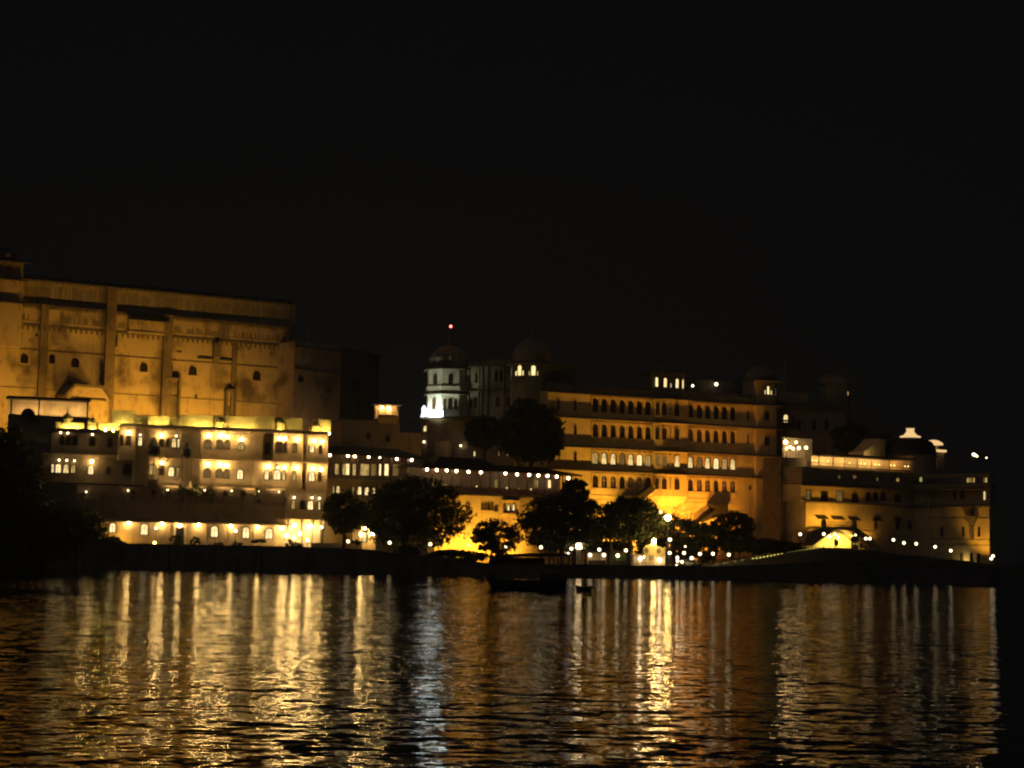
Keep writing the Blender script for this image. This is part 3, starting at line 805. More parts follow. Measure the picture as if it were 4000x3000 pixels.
ops = [pxwin(F, xc, wp, y0, y1, 2.3, kind=kd) for xc, wp, y0, y1, kd in gf]
dr = pxwin(F, 702, 34, 2062, 2126, 2.3, kind='dark', arched=False, name='doorway')
wall(F, "ground_floor_wall", 'cream', UH(330, 2.3), UH(1118, 2.3), zg - 2, z_eave, 2.3, 2, ops + [dr])
for x in (520, 670, 735, 812, 900, 1000): build(MB().wbox(UH(x - 3, 2.3), UH(x + 3, 2.3), 2.302, 2.46, zg, z_eave - .2), "pilaster", 'cream', F.root)
u0, u1 = F.u(684, 2100, 2.3), F.u(720, 2100, 2.3)
build(MB().wbox(u0 - .3, u0 - .02, 2.305, 2.6, zg, F.z(702, 2058, 2.3)).wbox(u1 + .02, u1 + .3, 2.305, 2.6, zg, F.z(702, 2058, 2.3)).wbox(u0 - .4, u1 + .4, 2.31, 2.7, F.z(702, 2058, 2.3) + .003, F.z(702, 2058, 2.3) + .3), "door_surround", 'white', F.root)
for x, y in ((504, 2038), (633, 2041), (702, 2050), (776, 2047), (903, 2052), (1009, 2056), (1102, 2060)): wall_lamp(F, x, y + 3, 2.3, .28)
for x, y, w in ((237, 1690, 0), (265, 1692, 0), (361, 1697, 0), (231, 1797, 0), (261, 1798, 0), (291, 1800, 0)): wall_lamp(F, x, y, w, .15, 'bulb_small')
for x, y, w, r in ((359, 1802, 0, .26), (502, 1690, 1.6, .27), (633, 1701, .9, .28), (633, 1808, .9, .27), (817, 1702, .7, .28), (862, 1701, .7, .29), (889, 1706, .7, .26), (945, 1716, .7, .26),
                   (813, 1814, .7, .28), (858, 1815, .7, .28), (886, 1817, .7, .26), (1093, 1712, .8, .28), (1113, 1714, .8, .25), (1163, 1716, .8, .3), (1227, 1722, 1., .28), (1259, 1724, 1., .25),
                   (1048, 1822, .8, .3), (1111, 1826, .9, .26), (1161, 1827, .9, .3), (1224, 1830, 1., .28), (1256, 1834, 1., .27)): wall_lamp(F, x, y, w, r)
for x, y in ((1086, 1826), (1149, 1943), (1219, 1944), (1248, 1946)): wall_lamp(F, x, y, .95, .17, 'bulb_small')
wall_lamp(F, 548, 1699, .3, .12, 'bulb_small')
for x, y in ((337, 1921), (500, 1916), (655, 1914), (800, 1915), (905, 1917), (1010, 1919), (1090, 1921)): wall_lamp(F, x, y, .3, .11, 'bulb_small'); wall_lamp(F, 688, 1703, .9, .14, 'bulb_small')  # most of this terrace row is added to brighten the balustrade
spot("orange_glow", F.loc(F.u(480, 2110, 4), 4.6, F.z(480, 2112, 4)), F.loc(F.u(480, 2110, 4), 2.3, F.z(480, 2085, 4)), 420, (1, .5, .06), 165, .3, .2)
for x, pw in ((680, 800), (770, 1100), (880, 1100), (990, 1100), (1085, 1000)):
    u = F.u(x, 2020, 4); spot("terrace_floodlight", F.loc(u, 2.95, z_terr + 2.0), F.loc(u, -1.0, z_fl2 + 4), pw * .55, (1, .62, .22), 120, .6, .3)
# projecting kiosk windows with pointed caps (jharokhas)
for xc, yt, yb, wp, pk in ((603, 1706, 1772, 44, 'dark'), (732, 1726, 1782, 40, 'dark')):
    w = 2.4
    u = F.u(xc, yb, w); r = (F.u(xc + wp / 2, yb, w) - F.u(xc - wp / 2, yb, w)) / 2
    za, zt = F.z(xc, yb, w), F.z(xc, yt, w)
    foot = [(u - r, 0), (u + r, 0), (u + r, -w + .3), (u + r * .6, -w), (u - r * .6, -w), (u - r, -w + .3)]
    build(MB().vprism(foot, z_fl1 - .1, z_fl1 + 1.0), "kiosk_sill", 'cream_dark', F.root); jo = build(MB().vprism(foot, za - .5, za), "kiosk_bay", 'cream_dark', F.root)
    f2 = lambda q: [(u + (p[0] - u) * q, -1.2 + (p[1] + 1.2) * q) for p in foot]
    build(MB().frustum(f2(1.15), za + .003, f2(.98), za + (zt - za) * .45).frustum(f2(.98), za + (zt - za) * .45 + .002, f2(.12), zt), "kiosk_roof", 'slate', jo)
    for sx in (-.92, 0.0, .92): build(MB().lathe(u + sx * r, -w + (.35 if sx else .1), [(.13, z_fl1 + 1.0), (.1, z_fl1 + 1.3), (.1, za - .8), (.18, za - .5)], 8), "column", 'cream_dark', jo)
# porch at the right end of the ground floor
u0, u1 = F.u(1122, 2080, 4.5), F.u(1272, 2080, 4.5)
zp = F.z(1200, 2034, 4.5)
mb = MB().wbox(F.u(1118, 2080, 2), u1, .2, 1.0, zg - 2, z_eave)
build(mb, "porch_back", 'white', F.root)
mb = MB().wbox(u0 - .6, u1 + 1.2, 0.0, 5.6, zp + .2, zp + .55)
build(mb, "porch_roof", 'cream', F.root)
for x in (1124, 1178, 1220, 1252, 1270):
    u = F.u(x, 2090, 4.6)
    build(MB().lathe(u, -4.6, [(.32, zg), (.32, zg + .4), (.2, zg + .5), (.17, zp - .6), (.36, zp - .05), (.36, zp + .19)], 10), "porch_column", 'white', F.root)
build(MB().wbox(u0 - .5, u1, 0.9, 5.0, zg - 2, zg), "porch_floor", 'cream', F.root)
for x, y, w, r in ((1150, 2052, 3.0, .36), (1214, 2055, 2.0, .3), (1118, 2092, 5.0, .26), (1149, 2099, 5.2, .22), (1172, 2083, 4.0, .3), (1255, 2060, 2.6, .24)):
    u, z = F.uz(x, y, w)
    o = build(MB().tube((u, -w, z + .2), (u, -w, zp + .19), .03, .03), "hanging_lamp", 'metal', F.root)
    place("bulb", cached(('hb', r), lambda: MB().ball((0, 0, 0), r).mesh("bulb", MAT['bulb'])), o, (u, -w, z))

# entrance hut right of the hotel
F = Fac("entrance_hut", 1400, 372, 1470, 374, 2100, "small lit gate hut with a pale blue arched door and two wall lamps", "hut")
a0, a1 = F.u(1408, 2100), F.u(1467, 2100)
ops = [pxwin(F, 1425, 22, 2070, 2118, kind='dark')]
wall(F, "wall", 'cream', a0, a1, 1, F.z(1437, 2058), 0, 4, ops)
u, z = F.uz(1425, 2117)
build(MB().wbox(u - .5, u + .5, -.29, -.24, z, z + 2.0).wbox(u - .02, u + .02, -.24, -.2, z, z + 2.0), "door", 'bluedoor', F.root)
build(MB().wbox(a0 - .3, a1 + .3, -4.2, .5, F.z(1437, 2058) + .003, F.z(1437, 2058) + .25), "roof", 'slate', F.root)
wall_lamp(F, 1392 + 18, 2086, 0, .32); wall_lamp(F, 1455, 2086, 0, .36); wall_lamp(F, 1427, 2064, 0, .2)
F2 = Fac("garden_wall", 1215, 366, 1415, 368, 2130, "low pale lit garden wall between hotel porch and gate hut", "wall")
build(MB().wbox(F2.u(1215, 2130), F2.u(1415, 2130), -.3, 0, 1, F2.z(1300, 2124)), "wall_body", 'cream', F2.root)
build(MB().wbox(F2.u(1214, 2130), F2.u(1416, 2130), -.36, .06, F2.z(1300, 2124) + .003, F2.z(1300, 2124) + .15), "coping", 'white', F2.root)

# ------------------------------------------------------------------ restaurant pavilions
F = Fac("upper_restaurant", 1282, 384, 1655, 400, 1800, "open restaurant gallery with white lamps under a dark hipped roof beside the hotel", "restaurant")
def zl(ya, xa, yb, xb, w=0): return (F.z(xa, ya, w) + F.z(xb, yb, w)) / 2
a0, a1 = F.u(1280, 1800), F.u(1640, 1800)
zE = zl(1770, 1290, 1790, 1640); zF = zl(1866, 1290, 1884, 1620)
RM = {}
build(MB().frustum([(a0 - 1, 8), (a1 + 1.2, 8), (a1 + 1.2, -1.3), (a0 - 1, -1.3)], zE + .02, [(a0 + 4, 5), (a1 - 4, 5), (a1 - 4, 3), (a0 + 4, 3)], zE + 1.9), "roof", 'slate', F.root)
build(MB().wbox(a0 - .9, a1 + 1.1, .75, 1.25, zE - .28, zE + .02), "fascia", 'wood', F.root)
build(MB().wbox(a0, a1, -6.2, -5.5, zF, zE), "back_wall", 'cream_dark', F.root)
build(MB().wbox(a0, a1, -6, .45, zF - .5, zF), "floor_slab", 'cream', F.root)
wins = [(1304, 7, 1896, 1930, 'lit'), (1322, 18, 1895, 1934, 'curtained'), (1380, 11, 1898, 1932, 'mid'), (1406, 18, 1898, 1933, 'lit'), (1434, 19, 1900, 1935, 'lit'), (1462, 14, 1902, 1934, 'curtained'), (1500, 14, 1904, 1936, 'dim')]
wall(F, "wall", 'cream', a0, a1, 2, zF - .5, 0, 5, [pxwin(F, *q[:4], 0, kind=q[4]) for q in wins])
for x in (1282, 1303, 1331, 1372, 1394, 1476, 1493, 1524, 1564, 1590, 1618, 1640):
    u = F.u(x, 1830); build(MB().wbox(u - .16, u + .16, .0, .32, zF, zE - .29).wbox(u - .26, u + .26, -.08, .4, zE - .75, zE - .28), "column", 'wood', F.root)
build(MB().wbox(a0, a1, .1, .3, zF + .03, zF + .85), "parapet", 'cream_dark', F.root)
for i, (x, w2, kd) in enumerate(((1315, 18, 'mid'), (1345, 14, 'mid'), (1358, 14, 'lit'), (1383, 16, 'mid'), (1425, 40, 'mid'), (1460, 24, 'dim'), (1484, 10, 'lit'), (1510, 18, 'lit'), (1545, 26, 'dim'), (1602, 14, 'mid'))):
    u, z = F.uz(x, 1850, -5.4); du = w2 * .026
    build(MB().wbox(u - du, u + du, -5.49, -5.42, z - .4, z + 2.1), "window", kd, F.root)
for x, y, r in ((1287, 1778, .26), (1357, 1781, .28), (1384, 1782, .3), (1438, 1785, .26), (1482, 1788, .16), (1548, 1793, .28), (1606, 1797, .28)):
    u, z = F.uz(x, y, .7)
    o = build(MB().tube((u, -.7, z), (u, -.8, zE - .1), .03, .03), "eave_lamp", 'metal', F.root)
    place("bulb", cached(('eb', r), lambda: MB().ball((0, 0, 0), r).mesh("bulb", MAT['eave_bulb'])), o, (u, -.9, z))

F = Fac("lower_restaurant", 1642, 372, 2240, 399, 1850, "long restaurant veranda with a row of round lamps over the yellow wall", "restaurant")
a0, a1 = F.u(1642, 1860), F.u(2235, 1860)
zE = zl(1824, 1650, 1853, 2200); zF = zl(1918, 1760, 1940, 2120)
build(MB().frustum([(a0 - .8, 9), (a1 + 2.0, 9), (a1 + 2.0, -1.4), (a0 - .8, -1.4)], zE, [(a0 + 4, 6), (a1 - 6, 6), (a1 - 6, 4), (a0 + 4, 4)], zE + 1.5), "roof", 'slate', F.root)
u0, u1 = F.u(1700, 1820), F.u(1968, 1820)
build(MB().frustum([(u0, 8), (u1, 8), (u1, .6), (u0, .6)], zE + .6, [(u0 + 3.5, 6), (u1 - 3.5, 6), (u1 - 3.5, 3), (u0 + 3.5, 3)], F.z(1830, 1786)), "roof_ridge", 'slate', F.root)
build(MB().wbox(a0 - .7, a1 + 1.9, .85, 1.3, zE - .3, zE), "fascia", 'wood', F.root)
build(MB().wbox(a0, a1, -4.6, -4.0, zF, zE), "back_wall", 'cream_dark', F.root)
build(MB().wbox(a0, a1, -3.99, -3.8, zF + .02, zF + 1.5), "dado", 'wood', F.root)
build(MB().wbox(a0, a1, -6, .4, zF - .45, zF), "floor_slab", 'cream_dark', F.root)
for i in range(17):
    u = a0 + .3 + i * (a1 - a0 - .6) / 16
    build(MB().wbox(u - .11, u + .11, .1, .32, zF, zE - .31).wbox(u - .3, u + .3, .14, .28, zE - .55, zE - .3), "column", 'wood', F.root)
mb = MB().wbox(a0, a1, .12, .2, zF + .9, zF + 1.0).wbox(a0, a1, .12, .2, zF + .05, zF + .12)
for i in range(130):
    u = a0 + i * (a1 - a0) / 130; mb.wbox(u, u + .06, .13, .19, zF + .12, zF + .9)
build(mb, "railing", 'wood', F.root)
for x, y in ((1667, 1834), (1705, 1836), (1744, 1837), (1782, 1840), (1829, 1843), (1877, 1845), (1973, 1849), (2019, 1853), (2066, 1855), (2102, 1857), (2138, 1859), (2174, 1862), (2219, 1868)):
    u, z = F.uz(x, y, .7)
    o = build(MB().tube((u, -.7, z), (u, -.85, zE - .1), .03, .03), "eave_lamp", 'metal', F.root)
    place("bulb", cached(('eb', .29), lambda: MB().ball((0, 0, 0), .29).mesh("bulb", MAT['eave_bulb'])), o, (u, -.8, z))
for x, wd, kd in ((1938, 18, 'dim'), (2095, 16, 'mid'), (2147, 12, 'lit')):
    u, z = F.uz(x, 1905, -3.7); build(MB().wbox(u - wd * .025, u + wd * .025, -3.79, -3.7, z, z + 1.7), "window", kd, F.root)
TBL = [(1689, 1894), (1740, 1896), (1862, 1902), (1980, 1908), (2025, 1910), (2074, 1913)]
def table_lamp(loc, label, group, r=.1, m='candle', cat="table lamp"):
    o = empty("table_lamp", loc, label, cat, group)
    place("base", cached(('tb', r), lambda: MB().lathe(0, 0, [(.09, 0), (.09, .03), (.025, .06), (.02, .22)], 8).mesh("base", MAT['metal'])), o)
    place("bulb", cached(('tl', r, m), lambda: MB().ball((0, 0, .22 + r), r, 8, 5).mesh("bulb", MAT[m])), o)
    return o
for i, (x, y) in enumerate(TBL):
    u, z = F.uz(x, y, -.6)
    t = empty("dining_table", F.loc(u, -.6, zF), "small dining table behind the veranda railing, %s from the left" % ORD[i], "table", "tables along the veranda railing", F.ang)
    zt = max(z - zF - .2, .75)
    build(MB().box(-.5, .5, -.4, .4, zt - .05, zt), "table_top", 'wood', t)
    for sx in (-.42, .42):
        for sy in (-.33, .33): build(MB().box(sx - .03, sx + .03, sy - .03, sy + .03, 0, zt - .051), "leg", 'wood', t)
    table_lamp(F.loc(u, -.6, zF + zt), "tiny candle lamp on the veranda table, %s from the left" % ORD[i], "candle lamps on the veranda tables", .08)
# yellow lit lower house under it
F = Fac("yellow_house", 1700, 368, 2135, 386, 2030, "plain yellow house with small arched windows strongly lit below the veranda", "house")
a0, a1 = F.u(1700, 2000), F.u(2132, 2000); zt = zl(1926, 1750, 1954, 2125)
wins = [(1828, 14, 1959, 1994, 'dim'), (1884, 8, 1962, 1992, 'dark'), (1896, 8, 1962, 1992, 'dark'), (1909, 14, 1961, 1993, 'dark'), (1923, 7, 1962, 1993, 'dark'), (1938, 14, 1972, 1998, 'dark'), (1971, 6, 1968, 1994, 'lit'), (1987, 14, 1968, 1995, 'lit'), (2007, 14, 1967, 1995, 'lit')]
wall(F, "wall", 'yellow_wash', a0, a1, 0, zt, 0, 2.5, [pxwin(F, *q[:4], 0, kind=q[4]) for q in wins])
build(MB().wbox(a0 - .1, a1 + .1, -2.5, .22, zt + .003, zt + .25), "cornice", 'cornice', F.root)
mb = MB().wbox(a0, a1, .01, .12, F.z(1900, 2052) - .1, F.z(1900, 2052) + .1)
build(mb, "string_course", 'yellow_wash', F.root)
u0, u1 = F.u(1957, 2000), F.u(2025, 2000)
build(MB().wbox(u0, u1, .02, .6, F.z(1990, 2006) - .3, F.z(1990, 2006)).wbox(u0, u1, .02, .7, F.z(1990, 1956), F.z(1990, 1956) + .15).wbox(u0 - .02, u0 + .12, .03, .55, F.z(1990, 2006), F.z(1990, 1956)).wbox(u1 - .12, u1 + .02, .03, .55, F.z(1990, 2006), F.z(1990, 1956)), "bay_surround", 'yellow_wash', F.root)
u0, u1 = F.u(1800, 1935), F.u(1882, 1935)
build(MB().wbox(u0, u1, -1.5, -1.2, zt + .25, zt + 1.0), "roof_parapet", 'cream', F.root)
YH = F

# ------------------------------------------------------------------ white domed corner tower and its wing
F = Fac("domed_palace", 1684, 440, 2150, 418, 1600, "white domed corner tower and wing with lit upper windows behind trees", "palace")
WP = F
UD = lambda px, py=1550, w=0: F.u(px, py, w)
zA = F.z(1750, 1438, 4); zA2 = F.z(1750, 1510, 4); zB = F.z(1750, 1536, 4); zB2 = F.z(1750, 1616, 4)
def octa(u, w, r, rot=22.5): return [(u + r * math.cos(R(rot + 45 * i)), -w + r * math.sin(R(rot + 45 * i))) for i in range(8)]
ut = UD(1751, 1550, 1); rt = (UD(1821, 1550, 1) - UD(1682, 1550, 1)) / 2
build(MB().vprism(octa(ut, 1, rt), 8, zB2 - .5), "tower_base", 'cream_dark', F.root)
build(MB().vprism(octa(ut, 1, rt * 1.0), zB2 - .49, zB), "tower_storey", 'white', F.root)
build(MB().vprism(octa(ut, 1, rt * .97), zB + .4, zA), "tower_storey", 'white', F.root)
for z in (zB2 - .6,): build(MB().vprism(octa(ut, 1, rt * 1.1), z - .3, z).vprism(octa(ut, 1, rt * 1.05), z + .003, z + 1.1), "tower_balcony", 'white', F.root)
build(MB().vprism(octa(ut, 1, rt * 1.06), zA2 - .9, zA2), "tower_balcony", 'white', F.root)
for z in (zA, zB): build(MB().frustum(octa(ut, 1, rt * 1.16), z - .35, octa(ut, 1, rt * .98), z + .5), "tower_eave", 'eave', F.root)
mb = MB().lathe(ut, -1, [(rt * .92, zA + .5), (rt * .9, zA + 1.1)], 24)
hd = F.z(1745, 1352, 1) - zA - 1.1
mb.lathe(ut, -1, [(r, zA + 1.1 + z) for r, z in dome_prof(rt * .84, hd, 1.1)], 48, .035, 16)
build(mb, "tower_dome", 'palace_stone', F.root)
mb = MB(); finial(mb, ut, -1, zA + hd + .9, 2.4); mb.tube((ut, -1, zA + hd + 2), (ut + .3, -1, F.z(1766, 1280, 1)), .22, .08)
mb.tube((ut, -1, zA + hd + 2), (ut + .1, -1, zA + hd + 4), .5, .2)
build(mb, "spire", 'cream_dark', F.root)
build(MB().ball((ut + .3, -1, F.z(1767, 1276, 1) + .1), .3), "beacon", 'red', F.root)
def octwin(u, w, r, fi, zc, hw2, h, kind, frame='cream'):
    a = -90 + 45 * fi
    ap = r * math.cos(R(22.5))
    x, y = u + ap * math.cos(R(a)), -w + ap * math.sin(R(a))
    window(F, 0, 0, hw2, h, 0, kind, True, frame, False, False)
    return x, y, a
def ow(u, w, r, fi, zc, hw2, h, kind, frame='cream_dark', off=0.0):
    """a framed window set on face fi of an octagon (0 faces the lake)"""
    a = -90 + 45 * fi; ap = r * math.cos(R(22.5))
    dx, dy = math.cos(R(a)), math.sin(R(a))
    fr = place("window", ring_mesh(hw2, h, True, frame, .16, -.02, False, .1), F.root, (u + ap * dx - dy * off, -w + ap * dy + dx * off, zc), R(a + 90))
    place('pane', pane_mesh(hw2, h, True, kind), fr, (0, -.04, 0))
for fi, kd in ((-1, 'dark'), (0, 'dim'), (1, 'dark')):
    ow(ut, 1, rt, fi, zB2 + 1.0, .55, 2.7, kd)
for fi in (0, 1): ow(ut, 1, rt * .97, fi, zA2 + .4, .55, 2.6, 'dark')
ow(ut, 1, rt, 1, zB2 + 1.0, .4, 2.5, 'dark', off=1.3)
ow(ut, 1, rt, 1, zB2 + 1.0, .4, 2.5, 'dark', off=-1.3)
# wing
wl, wr = UD(1815), UD(2150)
wins = [(1866, 22, 1452, 1496, 'dark'), (1838, 16, 1558, 1596, 'dark'), (1860, 20, 1552, 1598, 'dark'), (1940, 18, 1445, 1492, 'dark'), (1957, 18, 1445, 1492, 'dark'), (1945, 20, 1548, 1592, 'dark'), (1985, 20, 1545, 1590, 'dark')]
zW = F.z(1950, 1424)
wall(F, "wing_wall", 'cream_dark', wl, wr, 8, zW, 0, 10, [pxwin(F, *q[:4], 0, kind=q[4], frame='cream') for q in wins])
eave(F, wl, wr, zW - .1, 0, 1.2, .3, .25); eave(F, wl, wr, F.z(1950, 1522), 0, 1.1, .3, .2)
for x, wd in ((1832, 3), (1872, 3), (1884, 3), (1906, 3), (1970, 3), (2002, 4)): build(MB().wbox(UD(x - wd), UD(x + wd), .01, .5, 8, zW - .4), "pilaster", 'cream_dark', F.root)
mb = MB().wbox(wl, wr, -2, -.3, zW + .16, zW + 1.1)
for i in range(24):
    u = wl + i * (wr - wl) / 24; mb.wbox(u, u + .5, -1, -.4, zW + 1.103, zW + 1.6)
build(mb, "roof_parapet", 'cream_dark', F.root)
# second tower
u2 = UD(2077, 1450, 1.5); r2 = (UD(2143, 1450, 1.5) - UD(2010, 1450, 1.5)) / 2
zA3 = F.z(2080, 1418, 4)
build(MB().vprism(octa(u2, 1.5, r2), 8, zA3), "tower_storey", 'cream_dark', F.root)
build(MB().frustum(octa(u2, 1.5, r2 * 1.3), zA3 - .3, octa(u2, 1.5, r2), zA3 + .5), "tower_eave", 'eave', F.root)
build(MB().vprism(octa(u2, 1.5, r2 * 1.07), F.z(2080, 1490, 4), F.z(2080, 1476, 4)), "tower_balcony", 'cream_dark', F.root)
mb = MB().lathe(u2, -1.5, [(r2 * .9, zA3 + .5), (r2 * .88, zA3 + 1.0)], 24)
hd = F.z(2080, 1318, 1.5) - zA3 - 1.0
mb.lathe(u2, -1.5, [(r, zA3 + 1.0 + z) for r, z in dome_prof(r2 * .84, hd, 1.1)], 48, .035, 16); finial(mb, u2, -1.5, zA3 + hd + .8, 2.2)
build(mb, "tower_dome", 'palace_band', F.root)
zw2 = F.z(2080, 1469, 4)
ow(u2, 1.5, r2, -1, zw2, .45, 2.3, 'lit'); ow(u2, 1.5, r2, 0, zw2, .6, 2.5, 'lit'); ow(u2, 1.5, r2, 0, zw2, .26, 1.2, 'lit', off=1.0); ow(u2, 1.5, r2, 0, zw2, .26, 1.2, 'lit', off=-1.0)
ow(u2, 1.5, r2, 1, zw2, .55, 2.4, 'lit', off=-.3); ow(u2, 1.5, r2, 1, zw2, .2, 1.1, 'mid', off=.7); ow(u2, 1.5, r2, 1, zw2, .2, 1.1, 'mid', off=-1.25)
# low wings at the foot of the tower
zL = F.z(1690, 1640, 5)
ops = [pxwin(F, x, 17, 1662, 1685, 5, kind='lit', frame='cream_dark') for x in (1661, 1691, 1721)]
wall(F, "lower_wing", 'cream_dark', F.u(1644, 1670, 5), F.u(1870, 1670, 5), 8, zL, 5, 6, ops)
build(MB().wbox(F.u(1642, 1670, 5), F.u(1872, 1670, 5), -1, 8.6, zL + .003, zL + .4), "lower_roof", 'eave', F.root)
wall(F, "garden_wall", 'cream', F.u(1700, 1750, 7), F.u(1752, 1750, 7), 8, F.z(1725, 1724, 7), 7, 1)
pw = [pxwin(F, x, 11, 1760, 1782, 7.5, kind=kd) for x, kd in ((1853, 'lit'), (1891, 'mid'), (1948, 'dim'), (1982, 'mid'))]
wall(F, "outbuilding", 'cream_dark', F.u(1835, 1770, 7.5), F.u(2010, 1770, 7.5), 8, F.z(1900, 1742, 7.5), 7.5, 2, pw)
wall_lamp(F, 1656, 1726, 5, .26, 'globe'); wall_lamp(F, 1800, 1741, 5, .24, 'globe')
# blazing white light box and animal figure on the lower roof
u0, u1 = F.u(1684, 1610, 6.5), F.u(1729, 1610, 6.5); z0, z1 = zL + .42, F.z(1700, 1606, 6.5)
e = empty("light_box", F.loc((u0 + u1) / 2, 6.7, z0), "glaring blue white light box on the roof at the domed tower's foot", "light box", None, F.ang)
w2 = (u1 - u0) / 2; h2 = z1 - z0
build(MB().box(-w2, w2, -.25, .25, .1, h2), "lit_panel", 'neon', e)
build(MB().box(-w2 - .1, w2 + .1, -.2, .3, 0, .098).box(-w2 - .1, w2 + .1, .26, .4, .1, h2 + .1), "casing", 'metal', e)
e = empty("animal_figure", F.loc(F.u(1664, 1630, 7.2), 7.0, z0), "brightly lit white seated animal figure left of the roof light box", "figure", None, F.ang)
def skin_object(name, pts, edges, m, parent, lv=1):
    me = bpy.data.meshes.new(name); me.from_pydata([p[:3] for p in pts], edges, [])
    me.materials.append(MAT[m]); o = place(name, me, parent)
    md = o.modifiers.new("skin", 'SKIN')
    lay = me.skin_vertices[0] if me.skin_vertices else None
    if lay is None:
        bm = bmesh.new(); bm.from_mesh(me); bm.verts.layers.skin.verify(); bm.to_mesh(me); bm.free(); lay = me.skin_vertices[0]
    for i, p in enumerate(pts):
        lay.data[i].radius = (p[3], p[3]); lay.data[i].use_root = (i == 0)
    md.use_smooth_shade = True
    s2 = o.modifiers.new("sub", 'SUBSURF'); s2.levels = s2.render_levels = lv
    return o
P = [(0, 0, .9, .85), (-.5, 0, 1.3, .8), (-.7, 0, 2.0, .55), (-.95, 0, 2.5, .32), (-1.45, 0, 2.45, .2), (.9, 0, .75, .75), (1.5, 0, .6, .4), (-1.0, -.3, .5, .3), (-1.5, -.35, .2, .2), (-.8, 0, 3.0, .12), (-1.1, .3, .5, .3), (-1.5, .35, .2, .2)]
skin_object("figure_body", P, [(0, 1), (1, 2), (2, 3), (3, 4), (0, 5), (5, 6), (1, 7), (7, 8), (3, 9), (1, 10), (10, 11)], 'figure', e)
pl = F.loc(F.u(1692, 1622, 8.3), 8.3, zL + .9)
spot("tower_light", pl, F.loc(ut - 1.0, 1, F.z(1740, 1530, 4)), 2400, (.74, 1.0, .82), 130, .7, .4)  # added lamp that carries the light box's spill up the tower
spot("tower_light", F.loc(F.u(1630, 1700, 16), 16, F.z(1630, 1690, 16)), F.loc(ut, 1, F.z(1740, 1470, 4)), 5500, (.95, 1, .68), 60, .8, .4)

# ------------------------------------------------------------------ CENTRE: arcaded palace lit from below
F = Fac("arcaded_palace", 2150, 412, 3022, 441, 1800, "golden lit palace of four arcaded storeys with a corner tower", "palace")
MP = F
UM = lambda px, py=1800, w=0: F.u(px, py, w)
zE0 = (F.z(2250, 1533) + F.z(2990, 1580)) / 2; zE1 = (F.z(2250, 1626) + F.z(2990, 1672)) / 2
zE2 = (F.z(2250, 1742) + F.z(2990, 1777)) / 2; zE3 = (F.z(2250, 1831) + F.z(2990, 1864)) / 2
LX = [2326, 2361, 2396, 2431, 2464.5, 2498.5, 2532]; RX = [2698, 2733, 2765, 2798, 2831, 2863.5]
rows = [(zE0, zE1, 1556, 1610, 1605, 1642, ['dark'] * 13), (zE1, zE2, 1656, 1706, 1703, 1742, ['dark'] * 13),
        (zE2, zE3, 1767, 1811, 1806, 1842, ['mid', 'curtained', 'curtained', 'dim', 'curtained', 'lit', 'mid', 'curtained', 'dim', 'curtained', 'lit', 'mid', 'curtained']),
        (zE3, None, 1857, 1904, 1894, 1932, ['dark', 'dusk', 'dusk', 'dark', 'dusk', 'dusk', 'dark', 'dark', 'dusk', 'dusk', 'dark', 'dusk', 'dusk'])]
aL, aR = UM(2135), UM(2945)
